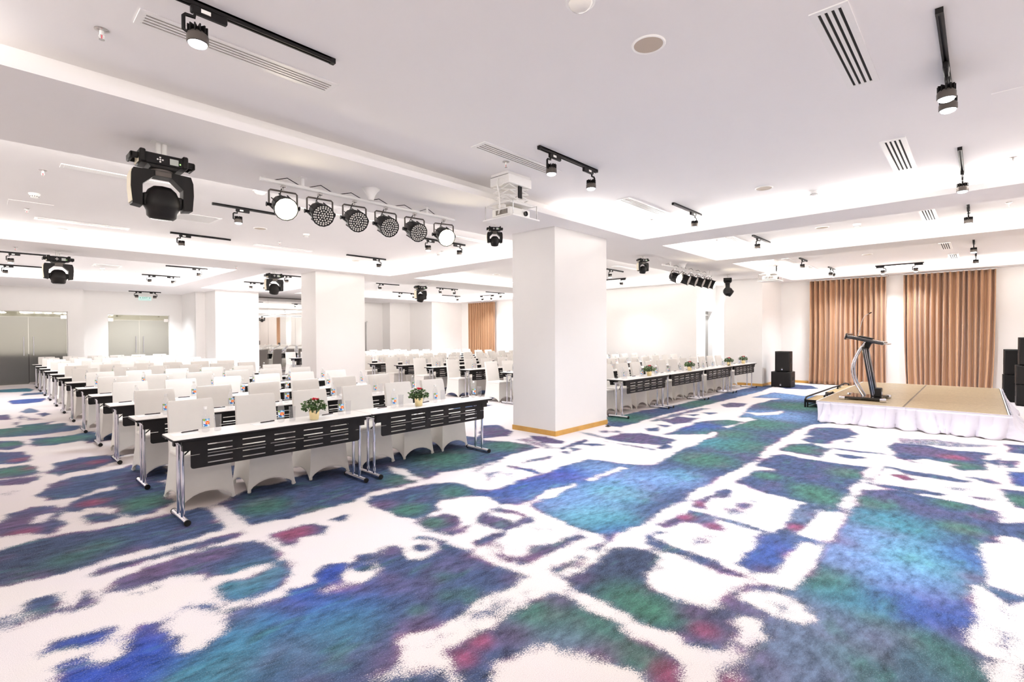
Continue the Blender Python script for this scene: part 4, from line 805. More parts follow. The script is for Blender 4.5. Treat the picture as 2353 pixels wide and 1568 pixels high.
def make_pot(label, group):
    r = thing('potted_flowers', label, 'flower pot', group=group); rng = random.Random(7)
    MB().lathe([(.0, .0), (.040, .0), (.044, .006), (.052, .098), (.053, .10), (.050, .10), (.048, .088), (0, .088)], 24).build('pot', M['gold'], r)
    MB().lathe([(0, .092), (.048, .088)], 16).build('soil', M['soil'], r)
    lf = MB()
    for i in range(330):
        a = rng.uniform(0, 2*PI); rad = .108*math.sqrt(rng.random()); z = .09+.11*rng.random()*(1-.5*(rad/.108)**2)+.01
        l = rng.uniform(.02, .036); wd = l*.46; tilt = rng.uniform(-.9, .9)
        X = T(rad*math.cos(a), rad*math.sin(a), z) @ Euler((tilt, rng.uniform(-.8, .8), a+rng.uniform(-.6, .6))).to_matrix().to_4x4()
        lf.add([(-l*.1, 0, 0), (l*.45, -wd, .004), (l, 0, -.002), (l*.45, wd, .004)], [(0, 1, 2, 3)], 0, True, X)
    for i in range(26):
        a = i*2.4; rad = .085*math.sqrt((i+.5)/26)
        lf.tube([(rad*.35*math.cos(a), rad*.35*math.sin(a), .085), (rad*math.cos(a), rad*math.sin(a), .15)], .0016, 4, 0, False)
    o = lf.build('foliage', M['leaf'], r); o['kind'] = 'stuff'
    for (bx_, by, bz, s) in ((-.015, -.02, .205, .030), (.03, -.01, .200, .026), (.012, .02, .205, .024)):
        b = MB()
        for k in range(14):
            a = k*2.4; t = .25+.75*(k/14); X = T(bx_, by, bz) @ Euler((0, -1.1*t+.2, a), 'XYZ').to_matrix().to_4x4()
            b.add([(0, 0, -.006), (s*.5, -s*.34, .002), (s, 0, .006), (s*.5, s*.34, .002)], [(0, 1, 2, 3)], 0, True, X)
        b.build('red_blossom', M['red'], r, label='bright red blossom')
    wf = MB()
    for i in range(44):
        c = rng.choice([(-.075, -.06, .13), (.075, -.06, .125), (.09, .0, .17), (.0, -.085, .15), (.06, .03, .19), (-.06, .05, .15)])
        p = (c[0]+rng.uniform(-.025, .025), c[1]+rng.uniform(-.02, .02), c[2]+rng.uniform(-.02, .02)); s = .0075
        wf.add([(p[0]-s, p[1], p[2]), (p[0], p[1]-s, p[2]), (p[0]+s, p[1], p[2]), (p[0], p[1]+s, p[2]), (p[0], p[1], p[2]+s), (p[0], p[1], p[2]-s)], [(0, 1, 4), (1, 2, 4), (2, 3, 4), (3, 0, 4), (1, 0, 5), (2, 1, 5), (3, 2, 5), (0, 3, 5)], 0)
    o = wf.build('white_blossom', M['whitefl'], r, label='small white filler blossoms'); o['kind'] = 'stuff'
    return r

protos = {}
def place(kind, maker, loc, rz, label, group):
    if kind not in protos:
        o = maker(label, group); protos[kind] = o; kids(o)
        for c in kids(o): kids(c)
        o.location = loc; o.rotation_euler = (0, 0, rz); return o
    o = dup(protos[kind], loc, rz, label); o['group'] = group
    return o

rng = random.Random(11)
LROWS = [4.88, 6.36, 7.87, 9.35, 10.85, 12.42, 13.98, 15.50, 17.06, 18.57, 20.05, 21.50]
RROWS = [4.88+1.457*i for i in range(11)]
BLK = [('left', 1.085, 1.858, 2, LROWS), ('right', 8.29, 1.905, 4, RROWS)]
NUM = ['leftmost', 'second', 'third', 'rightmost']
for side, u0, du, nt_, rows in BLK:
    for ri, v in enumerate(rows):
        tables = nt_
        if side == 'right' and ri == 10: tables = 3
        row = ORD[ri]
        for k in range(tables):
            pos = (['left', 'right'] if nt_ == 2 else NUM)[k]
            place('table', make_table, (u0+k*du, v, 0), 0, f'white-topped folding table with black slotted front, {side} block, {row} row from front, {pos} table', f'folding tables in the {side} block')
        ns = tables*3; pitch = (nt_*du)/(nt_*3)
        for s in range(ns):
            u = u0+pitch*(s+.5)+rng.uniform(-.02, .02)+(.06 if side == 'left' else 0); so = ORD[s]
            tail = f'{side} block, {row} row from front, {so} seat from left'
            cx = u+(.02 if side == 'left' else 0)
            place('chair', make_chair, (cx, v+.79+rng.uniform(-.02, .02), 0), rng.uniform(-.04, .04), 'white stretch-covered banquet chair, '+tail, f'covered chairs in the {side} block')
            bu = u0+.29+s*(.655 if side == 'left' else pitch*1.0)+rng.uniform(-.02, .02)
            place('bottle', make_bottle, (bu, v+.2+rng.uniform(-.02, .03), TABLE_H), rng.uniform(-.1, .55), 'clear water bottle with blue label, '+tail.replace('seat', 'bottle'), f'water bottles in the {side} block')
            place('glass', make_glass, (bu+.105+rng.uniform(-.01, .01), v+.2+rng.uniform(-.01, .02), TABLE_H), 0, 'clear straight drinking glass, '+tail.replace('seat', 'glass'), f'glasses in the {side} block')
            if ri < (5 if side == 'left' else 3):
                place('pad', make_pad, (bu-.15, v+.26, TABLE_H), rng.uniform(-.05, .05), 'white notepad on the tabletop, '+tail.replace('seat', 'notepad'), f'notepads in the {side} block')
                place('pen', make_pen, (bu-.10, v+.29, TABLE_H+.004), rng.uniform(-.1, .25), 'dark pen on a notepad, '+tail.replace('seat', 'pen'), f'pens in the {side} block')
for (u, v, lab) in ((2.34, 5.0, 'on the front left block table nearest the camera'), (3.65, 5.0, 'on the second front table of the left block'), (9.50, 5.02, 'on the first front table right of the pillar'),
                    (11.49, 5.03, 'on the second front table of the right block'), (14.02, 5.03, 'on the third front table of the right block'), (15.22, 5.05, 'on the far end front table by the pier')):
    place('pot', make_pot, (u, v, TABLE_H), rng.uniform(0, .3), 'gold pot of red and white flowers '+lab, 'gold flower pots on the front row')

# ------------------------------------------------------------------ track lights
def make_head(parent, x, d, unlit=False):
    """one spot lamp under a rail along x; d = side the arm is on"""
    a = MB().rbox(x-.02, x+.17*d if d > 0 else x+.02, -.016, .016, -.075, -.028, .006, 0, 1) if d > 0 else MB().rbox(x-.17, x+.02, -.016, .016, -.075, -.028, .006, 0, 1)
    ad = a.build('adapter', M['black'], parent)
    MB().box(x+(.03 if d > 0 else -.08), x+(.08 if d > 0 else -.03), -.0175, -.016, -.062, -.04).build('rating_label', M['whitepl'], ad)
    MB().tube([(x, 0, -.072), (x, 0, -.095), (x-.045*d, 0, -.098), (x-.055*d, 0, -.11), (x-.055*d, 0, -.185), (x-.035*d, 0, -.192)], .0105, 8).build('arm', M['black'], parent)
    hx = x+.015*d
    hd = MB().lathe([(.0, -.178), (.042, -.178), (.054, -.192), (.056, -.2), (.056, -.237), (.050, -.242), (.047, -.238)], 20).build('lamp_head', M['bronze'], parent, (hx, 0, 0))
    fn = MB()
    for k in range(12):
        A = 2*PI*k/12; X = T(.0, 0, 0) @ Matrix.Rotation(A, 4, 'Z'); fn.box(.022, .053, -.0035, .0035, -.195, -.145, 0, X)
    fn.lathe([(0, -.15), (.024, -.15), (.024, -.195)], 10); fn.build('heat_sink', M['black'], hd)
    MB().lathe([(.047, -.238), (.044, -.25), (.03, -.257), (.0, -.259)], 20).build('lens', M['lensoff'] if unlit else M['lens'], hd)
    return hx
SPOTS = []
def track(label, u0, u1, v, heads, z=CEIL, along='u', unlit=False, light=True):
    L = u1-u0
    r = thing('track_light', label, 'track light', (u0, v, z) if along == 'u' else (v, u0, z), 0 if along == 'u' else PI/2, 'ceiling track spotlights')
    MB().box(0, L, -.018, -.006, -.032, 0).box(0, L, .006, .018, -.032, 0).box(0, L, -.018, .018, -.012, 0).build('rail', M['black'], r)
    for x in (0, L): MB().box(x-.012 if x == 0 else x-.02, x+.02 if x == 0 else x+.012, -.019, .019, -.034, 0).build('end_cap', M['blackpl'], r)
    for (h, d) in heads:
        hx = make_head(r, h-u0, d, unlit)
        if light: SPOTS.append(((u0+hx, v) if along == 'u' else (v, u0+hx), z-.27))
    return r
trk = 'black ceiling track with '
track(trk+'one lit spot, at top left beside the long slot vent', .45, 1.70, 3.30, [(.86, 1)])
track(trk+'two lit spots, above the near pillar', 3.92, 4.95, 3.29, [(4.10, 1), (4.86, -1)])
track(trk+'two lit spots seen end on, nearest at top right', 3.92, 5.15, .19, [(4.80, -1), (5.05, -1)])
track(trk+'one spot seen end on, second from the top right', 6.98, 8.19, .17, [(8.05, -1)])
track(trk+'one spot, beside the bright corner right of the pillar', 6.96, 7.94, 3.29, [(7.72, -1)])
track(trk+'one spot, left end of the middle right recess', 10.30, 11.34, 3.24, [(10.55, 1)])
track(trk+'one spot, right end of the middle right recess', 9.75, 10.75, .15, [(10.45, -1)])
track(trk+'one spot, above the right pier by the stage recess', 14.2, 14.9, 3.35, [(14.44, 1)])
track(trk+'two spots, high in the corner by the left brown curtain', 16.7, 17.55, 3.20, [(16.95, 1), (17.35, -1)])
track(trk+'two spots, crossways between the two brown curtains', 1.14, 2.20, 17.5, [(1.32, -1), (2.02, 1)], along='v')
track(trk+'one spot, near right end of the stage recess', 13.6, 14.6, .12, [(14.25, -1)])
track(trk+'one spot, over the right brown curtain', 15.9, 16.8, .10, [(16.57, -1)])
track(trk+'one spot, behind the lit stage lamp on the left', 2.31, 3.30, 8.07, [(2.63, 1)])
track(trk+'one spot, over the middle of the left block', 2.41, 3.40, 10.86, [(2.56, 1)])
track(trk+'one spot, just left of the second pillar top', 5.94, 6.98, 10.92, [(6.80, -1)])
track(trk+'two spots, behind the right end of the stage lamps', 5.95, 7.05, 8.0, [(6.08, 1), (6.92, -1)])
track(trk+'one spot, at the left edge beside the moving head', .10, 1.10, 15.95, [(.46, 1)])
track(trk+'one spot, at the left edge below another track', .10, 1.25, 18.77, [(.44, 1)])
track(trk+'one spot, nearer of two right of the left moving head', 3.44, 4.42, 16.02, [(4.22, -1)])
track(trk+'two spots, farther of two right of the left moving head', 3.41, 4.40, 18.78, [(3.58, 1), (4.22, -1)])
track(trk+'two dark spots, under the soffit over the right glass doors', 3.76, 4.73, 22.95, [(3.97, 1), (4.56, -1)], z=SOFFIT, unlit=True)
track(trk+'two spots, behind the moving head left of the second pillar', 6.35, 7.25, 18.85, [(6.55, 1), (7.05, -1)])
track(trk+'one spot, against the left side of the second pillar', 6.45, 7.50, 16.0, [(6.62, 1)])
track(trk+'one spot, just right of the second pillar', 9.90, 10.86, 16.08, [(10.03, 1)])
track(trk+'two spots, half behind the far moving head', 12.40, 13.70, 18.82, [(12.72, 1), (13.5, -1)])
track(trk+'two spots, right of the far moving head', 12.55, 13.65, 15.94, [(12.72, 1), (13.48, -1)])
track(trk+'one spot, above the far brown curtain', 15.05, 16.15, 18.68, [(16.0, -1)])
track(trk+'one spot, left of the near pillar edge in the far recess', 15.28, 16.42, 15.92, [(16.2, -1)])
track(trk+'two spots, crossways by the far brown curtain', 16.9, 17.9, 16.75, [(17.1, -1), (17.7, 1)], along='v')
track(trk+'one spot, right of the near pillar, nearer of two', 12.50, 13.40, 7.95, [(12.66, 1)])
track(trk+'one spot, right of the near pillar, crossways over the panel wall', 8.80, 9.75, 15.0, [(8.97, -1)], along='v')
for (p, z) in SPOTS:
    d = bpy.data.lights.new('spot_beam', 'SPOT'); d.energy = SPOT_W; d.color = SPOT_COL; d.spot_size = math.radians(125); d.spot_blend = 1.0; d.shadow_soft_size = .05
    o = bpy.data.objects.new('spot_beam', d); COL.objects.link(o); o.location = (p[0], p[1], z)

# ------------------------------------------------------------------ ceiling vents, sprinklers, detectors, speakers
def vent(label, x0, x1, y0, y1, dark=False, n=4, along='u'):
    r = thing('ceiling_vent', label, 'vent', ((x0+x1)/2, (y0+y1)/2, CEIL), group='ceiling air vents')
    hx, hy = (x1-x0)/2, (y1-y0)/2; b = min(.035, hy*.3)
    MB().box(-hx, hx, -hy, -hy+b, -.008, 0).box(-hx, hx, hy-b, hy, -.008, 0).box(-hx, -hx+b*1.3, -hy+b, hy-b, -.008, 0).box(hx-b*1.3, hx, -hy+b, hy-b, -.008, 0).build('frame', M['white'], r)
    MB().box(-hx+b, hx-b, -hy+b, hy-b, -.0025, -.001).build('backing', M['slotd' if dark else 'slotw'], r)
    ih = hy-b; cell = 2*ih/n; g = cell*(.46 if dark else .5)
    for k in range(n+1):
        y = -ih+k*cell; a, c = max(-ih, y-(cell-g)/2), min(ih, y+(cell-g)/2)
        MB().box(-hx+b, hx-b, a, c, -.009, -.002).build('slat', M['white'], r)
    return r
vn = 'white slot ceiling vent '
vent(vn+'at top left under the nearest track light', .66, 1.90, 3.60, 3.79)
vent(vn+'beside the projector lift', 3.45, 4.70, 3.60, 3.81)
vent(vn+'with black slots, large, at top right', 3.45, 4.70, .57, .77, True)
vent(vn+'with black slots, below the large one on the right', 6.22, 7.49, .55, .76, True)
vent(vn+'right of the near pillar in the first recess', 6.24, 7.50, 3.60, 3.81)
vent(vn+'left end of the middle right recess', 10.08, 11.15, 3.56, 3.75)
vent(vn+'with dark slots, right end of the middle right recess', 10.10, 11.12, .53, .73, True)
vent(vn+'near edge of the stage recess, left end', 14.1, 15.2, 3.58, 3.75)
vent(vn+'stage recess, in the corner by the left curtain', 16.06, 17.3, 3.55, 3.74)
vent(vn+'with dark slots, near edge of stage recess, right end', 14.1, 15.2, .48, .68, True)
vent(vn+'with dark slots, above the right brown curtain', 16.2, 17.28, .41, .61, True)
vent(vn+'long and finely slotted, left of the big moving head', .63, 1.88, 7.44, 7.61, False, 5)
vent(vn+'long, far left above the bright cove', .61, 1.83, 11.02, 11.22, False, 4)
vent(vn+'long, behind the row of stage lamps', 3.3, 4.6, 7.44, 7.61)
vent(vn+'below the lit stage lamp on the left', 3.95, 5.15, 11.02, 11.2)
vent(vn+'left of the small moving head by the pillar', 6.2, 7.45, 7.42, 7.6)
vent(vn+'squarish with fine slats, right of the big moving head', 2.12, 2.72, 9.05, 9.60, False, 14)
vent(vn+'squarish with fine slats, right of the left moving head', 2.05, 2.66, 17.0, 17.6, False, 12)
vent(vn+'right of the near pillar in the farther recess', 12.2, 13.4, 7.42, 7.6)
def smoke(label, x, y, z=CEIL):
    r = thing('smoke_detector', label, 'smoke detector', (x, y, z), group='smoke detectors')
    MB().lathe([(0, 0), (.06, 0), (.06, -.014), (.052, -.022), (.048, -.03)], 20).build('base', M['whitepl'], r)
    MB().lathe([(.048, -.03), (.042, -.052), (.03, -.062), (0, -.064)], 20).build('cover', M['whitepl'], r)
    s = MB()
    for k in range(12): s.box(.039, .0475, -.005, .005, -.05, -.034, 0, Matrix.Rotation(2*PI*k/12, 4, 'Z'))
    s.build('sensor_slots', M['seal'], r)
sd = 'round white smoke detector '
smoke(sd+'on the ceiling right of the near pillar', 7.75, 1.66); smoke(sd+'in the middle right ceiling recess', 10.58, 1.60)
smoke(sd+'at far left beside the big moving head', .51, 9.26); smoke(sd+'below the lit stage lamp', 4.23, 9.30); smoke(sd+'left of the near pillar', 7.37, 9.26)
smoke(sd+'right of the left moving head', 2.35, 18.0); smoke(sd+'in the far recess left of its track light', 8.9, 16.2); smoke(sd+'against the left edge of the near pillar', 12.78, 12.0)
def sprinkler(label, x, y, z=CEIL):
    r = thing('sprinkler', label, 'sprinkler', (x, y, z), group='ceiling sprinklers')
    MB().lathe([(0, 0), (.038, 0), (.038, -.004), (.02, -.01), (0, -.01)], 18).build('escutcheon', M['steel'], r)
    f = MB().lathe([(.012, -.008), (.012, -.03), (.008, -.034)], 10)
    for s in (-1, 1): f.tube([(s*.009, 0, -.03), (s*.013, 0, -.045), (s*.004, 0, -.062)], .0028, 6)
    f.build('frame', M['whitepl'], r)
    MB().tube([(0, 0, -.034), (0, 0, -.058)], .0025, 6).build('bulb', M['red'], r); MB().lathe([(0, -.062), (.015, -.062), (.015, -.0645), (0, -.0645)], 12).build('deflector', M['steel'], r)
sp = 'small white ceiling sprinkler '
sprinkler(sp+'at top left beside the slot vent', .54, 4.03); sprinkler(sp+'at the right edge beside the second end-on track', 7.80, -.25); sprinkler(sp+'in the bright corner right of the pillar', 7.73, 4.04)
sprinkler(sp+'above the near projector lift', 4.02, 3.86); sprinkler(sp+'at the right edge of the middle right recess', 10.42, -.29); sprinkler(sp+'left end of the middle right recess', 10.34, 3.97)
sprinkler(sp+'left of the big moving head', .51, 7.91); sprinkler(sp+'at far left below the smoke detector', .49, 10.44); sprinkler(sp+'below the row of stage lamps', 4.20, 10.45)
sprinkler(sp+'left of the near pillar in the lit recess', 7.25, 9.0); sprinkler(sp+'on the soffit over the left block', 4.27, 13.22, SOFFIT); sprinkler(sp+'on the soffit right of the far moving head', 9.94, 13.04, SOFFIT); sprinkler(sp+'on the soffit at the far left', .46, 13.32, SOFFIT)
def cspeaker(label, x, y, r_=.11):
    r = thing('ceiling_speaker', label, 'speaker', (x, y, CEIL), group='round ceiling speakers')
    MB().lathe([(r_, 0), (r_, -.006), (r_*.96, -.01), (r_*.86, -.007), (r_*.84, -.002)], 32).build('rim', M['whitepl'], r)
    MB().lathe([(r_*.86, -.005), (0, -.006)], 32).build('grille', M['spkbeige'], r)
cs = 'round flush ceiling speaker '
cspeaker(cs+'near the top middle of the ceiling', 3.06, 1.62); cspeaker(cs+'in the first recess toward the right beam', 7.11, 2.10); cspeaker(cs+'in the middle right recess', 10.48, 2.11); cspeaker(cs+'in the stage recess', 14.83, 2.03)
cspeaker(cs+'below the lit stage lamp', 3.44, 9.40); cspeaker(cs+'above the second pillar', 6.6, 11.7); cspeaker(cs+'at far left by the bright cove', 1.0, 12.0); cspeaker(cs+'in the far recess above the far moving head', 11.2, 11.2)
def cone(label, x, y):
    r = thing('horn_diffuser', label, 'ceiling fixture', (x, y, SOFFIT), group='white horns on the soffit')
    MB().lathe([(0, 0), (.10, 0), (.10, -.006), (.075, -.03), (.05, -.07), (.036, -.115), (.03, -.13), (0, -.134)], 24).build('horn', M['whitepl'], r)
    MB().lathe([(.10, 0), (.104, 0), (.104, -.005), (.10, -.006)], 24).build('flange', M['whitepl'], r)
cone('white inverted horn on the soffit above the near row of stage lamps', 3.13, 5.19); cone('white inverted horn on the soffit above the far row of stage lamps', 11.5, 5.19)
for lab, x, y in (('shallow white dome lamp on the ceiling behind the lit stage lamp', 2.56, 7.0), ('shallow white dome lamp cut by the top edge of the ceiling', 2.40, 1.70)):
    r = thing('dome_lamp', lab, 'ceiling fixture', (x, y, CEIL)); MB().lathe([(0, 0), (.085, 0), (.085, -.008), (.07, -.012)], 24).build('rim', M['whitepl'], r)
    MB().lathe([(.07, -.012), (.055, -.035), (.03, -.048), (0, -.052)], 24).build('dome', M['lensoff'], r)
# ------------------------------------------------------------------ moving heads hung from the soffit
def moving_head(label, x, y, s=1.0, rz=0.0, tilt=0.0, group='moving head stage lights'):
    """local origin on the soffit; control panel faces -y"""
    r = thing('moving_head_light', label, 'stage light', (x, y, SOFFIT), rz, group); S = Matrix.Scale(s, 4)
    f = MB()
    for q in (-.022, .022): f.tube([(q, 0, 0), (q, 0, -.1)], .017, 10, 0, True, S)
    f.box(-.07, .07, -.05, .05, -.004, 0, 0, S).box(-.09, .09, -.03, .03, -.112, -.1, 0, S); f.build('mount', M['whitepl'], r)
    b = MB().rbox(-.165, .165, -.1, .1, -.205, -.115, .012, 0, 1, S)
    b.rbox(-.165, -.125, -.11, .11, -.2, -.1, .008, 0, 1, S).rbox(.125, .165, -.11, .11, -.2, -.1, .008, 0, 1, S)
    b.prism([(-.11, -.205), (.11, -.205), (.09, -.228), (-.09, -.228)], -.09, .09, 0, S)
    base = b.build('base', M['blackpl'], r)
    MB().box(-.12, .12, -.1035, -.1, -.2, -.125, 0, S).build('control_panel', M['black'], base)
    MB().box(.035, .095, -.106, -.1035, -.19, -.142, 0, S).build('screen', M['lcd'], base)
    k = MB()
    for dx, dz in ((0, 0), (.017, 0), (-.017, 0), (0, .017), (0, -.017)): k.lathe([(0, .0), (.0065, 0), (.0065, .003), (0, .003)], 10, 0, S @ T(-.03+dx, -.1035, -.165+dz) @ Matrix.Rotation(PI/2, 4, 'X'))
    k.build('buttons', M['whitepl'], base)
    MB().box(.103, .111, -.106, -.1035, -.178, -.168, 0, S).build('status_light', M['greenled'], base)
    for sx in (-1, 1):
        h = MB().rbox(min(sx*.165, sx*.22), max(sx*.165, sx*.22), -.075, -.055, -.178, -.13, .006, 0, 1, S).rbox(min(sx*.165, sx*.22), max(sx*.165, sx*.22), .055, .075, -.178, -.13, .006, 0, 1, S).rbox(min(sx*.2, sx*.222), max(sx*.2, sx*.222), -.075, .075, -.185, -.135, .006, 0, 1, S)
        h.build('handle', M['blackpl'], base)
    MB().box(-.169, -.165, -.07, .07, -.2, -.14, 0, S).build('rating_plate', M['cream'], base)
    MB().lathe([(.075, -.226), (.075, -.245)], 20, 0, S).build('pan_ring', M['bronze'], r)
    yk = MB()
    poly = [(-.06, -.242), (-.195, -.248), (-.212, -.30), (-.215, -.40), (-.205, -.53), (-.14, -.54), (-.138, -.365), (-.06, -.288)]
    yk.prism(poly, -.055, .055, 0, S); yk.prism([(-x_, z_) for x_, z_ in poly][::-1], -.055, .055, 0, S); yk.prism([(-.06, -.242), (-.06, -.288), (.06, -.288), (.06, -.242)], -.06, .06, 0, S)
    yo = yk.build('yoke', M['blackpl'], r)
    MB().box(-.055, .055, -.064, -.06, -.286, -.246, 0, S).build('yoke_plate', M['bronze'], yo); MB().prism([(-.207, -.26), (-.219, -.30), (-.222, -.40), (-.212, -.515), (-.206, -.515), (-.216, -.4), (-.213, -.3)], -.06, .06, 0, S).build('side_strip', M['cream'], yo)
    X = S @ T(0, 0, -.475) @ Matrix.Rotation(tilt, 4, 'X')
    hd = MB().lathe([(0, .124), (.06, .115), (.098, .082), (.122, .03), (.131, -.015), (.128, -.05), (.108, -.085), (.104, -.125), (.082, -.145), (0, -.145)], 14, 0, X, False)
    hd.rbox(-.135, .135, -.05, .05, -.05, .05, .01, 0, 1, X)
    ho = hd.build('lamp_head', M['blackpl'], r); MB().lathe([(0, -.146), (.072, -.146), (.06, -.15), (0, -.151)], 20, 0, X).build('front_lens', M['blackgl'], ho)
    return r
moving_head('largest black moving head stage light, hanging at upper left nearest the camera', 1.11, 5.29, 1.08, 0, .15)
moving_head('black moving head stage light at the left edge over the left block', 1.06, 13.32, 1.05, .05, 0)
moving_head('black moving head stage light just left of the second pillar', 5.17, 13.24, 1.02, .0, .25)
moving_head('black moving head stage light right of the second pillar, far away', 9.76, 13.23, 1.0, .05, .3)
moving_head('small black moving head light under the near projector lift', 5.39, 5.42, .56, -.7, .35)
moving_head('small black moving head light just right of the near pillar', 9.86, 5.36, .62, -.45, .2)
moving_head('black moving head light at far right of the stage lamps, head swung sideways', 14.76, 5.33, 1.0, .33+PI, .95)

# ------------------------------------------------------------------ lighting bars with LED par cans
def bar(label, x0, x1, y, hang):
    r = thing('lighting_bar', label, 'lighting bar', (x0, y, SOFFIT), group='white ceiling lighting bars'); L = x1-x0; z = -.105
    MB().tube([(0, 0, z), (L, 0, z)], .021, 12).build('pipe', M['white'], r)
    for h in hang:
        MB().tube([(h-x0, 0, 0), (h-x0, 0, z+.01)], .018, 10).box(h-x0-.035, h-x0+.035, -.035, .035, -.005, 0).build('hanger', M['white'], r)
    c = MB(); q = random.Random(int(x0*10))
    n = 7
    for k in range(n-1):
        a, b = L*(k+.4)/n, L*(k+1.1)/n; c.tube([(a, .012, z+.022), ((a+b)/2, .0, z+.045+.03*q.random()), (b, .012, z+.022)], .0045, 6)
    c.build('cable', M['blackpl'], r)
    return r
bar('near white ceiling lighting bar carrying six par cans', 1.96, 4.53, 5.35, (2.40, 4.06))
bar('far white ceiling lighting bar carrying six par cans, right of the near pillar', 10.75, 13.70, 5.35, (11.16, 13.45))
PAR_PROTO = {}
def par_can(label, x, y, direction, lit, group):
    r = thing('par_can', label, 'stage light', (x, y, SOFFIT), 0, group)
    z = -.105; zc = -.345
    key = (lit, tuple(direction))
    MB().rbox(-.02, .02, -.03, .03, z-.05, z-.0215, .006, 0, 1).tube([(0, 0, z-.04), (0, 0, z-.085)], .009, 8).build('clamp', M['steel'], r)
    d = Vector(direction).normalized(); side = d.cross(Vector((0, 0, 1))).normalized()
    A = [Vector((0, 0, zc))+side*(-.14), Vector((0, 0, z-.1))+side*(-.14), Vector((0, 0, z-.085))+side*(-.125), Vector((0, 0, z-.085))+side*.125, Vector((0, 0, z-.1))+side*.14, Vector((0, 0, zc))+side*.14]
    MB().tube(A, .0095, 8).build('yoke', M['bronze'], r)
    X = aim(d, (0, 0, zc)) @ Matrix.Scale(1.13, 4)
    b = MB().lathe([(0, -.125), (.055, -.125), (.075, -.11), (.09, -.05), (.098, .03), (.103, .08), (.108, .085), (.108, .105), (.1, .108), (.097, .1), (0, .1)], 14, 0, X, False)
    for k in range(8): b.box(.092, .104, -.004, .004, -.08, .08, 0, X @ Matrix.Rotation(2*PI*k/8+.3, 4, 'Z'))
    b.build('housing', M['blackpl'], r)
    kb = MB()
    for s in (-1, 1): kb.tube([Vector((0, 0, zc))+side*s*.115, Vector((0, 0, zc))+side*s*.16], .016, 8).tube([Vector((0, 0, zc))+side*s*.16, Vector((0, 0, zc))+side*s*.167], .024, 8)
    kb.build('knob', M['black'], r)
    MB().tube([Vector((0, 0, zc))-d*.12, Vector((0, 0, zc))-d*.16+Vector((0, 0, .06)), Vector((0, 0, zc+.17))-d*.06, Vector((.02, .02, z-.035))], .006, 6).build('cable', M['blackpl'], r)
    ld = MB(); X2 = X @ T(0, 0, .1)
    for ring, n in ((.0, 1), (.0235, 6), (.047, 12), (.0705, 18), (.088, 22)):
        for k in range(n):
            a = 2*PI*k/n; ld.lathe([(.0092, 0), (.007, .005), (0, .0065)], 6, 0, X2 @ T(ring*math.cos(a), ring*math.sin(a), 0), True)
    if lit:
        MB().lathe([(.097, .0), (.06, .006), (0, .008)], 20, 0, X2).build('lit_face', M['parlit'], r, label='glowing warm white face')
        dd = bpy.data.lights.new('par_beam', 'SPOT'); dd.energy = PAR_W; dd.color = (1, .9, .72); dd.spot_size = math.radians(60); dd.spot_blend = 1; dd.shadow_soft_size = .08
        o = bpy.data.objects.new('par_beam', dd); COL.objects.link(o); o.location = Vector((x, y, SOFFIT+zc))+d*.14; o.rotation_euler = d.to_track_quat('-Z', 'Y').to_euler()
    else:
        o = ld.build('led_lenses', M['lensoff'], r); o['kind'] = 'stuff'
    return r
WH = ['leftmost, glowing', 'second from left', 'third from left', 'fourth from left', 'fifth from left', 'rightmost, glowing']
for i, x in enumerate((2.19, 2.59, 3.01, 3.43, 3.86, 4.34)):
    par_can('black LED par can on the near ceiling bar, '+WH[i], x, 5.35, (-.1 if i < 5 else -.25, -.86, -.42), i in (0, 5), 'par cans on the near lighting bar')
for i, x in enumerate((11.42, 11.93, 12.36, 12.80, 13.22, 13.56)):
    par_can('black LED par can on the far ceiling bar, '+WH[i], x, 5.35, (.15 if i else -.15, -.86, -.36), i in (0, 5), 'par cans on the far lighting bar')

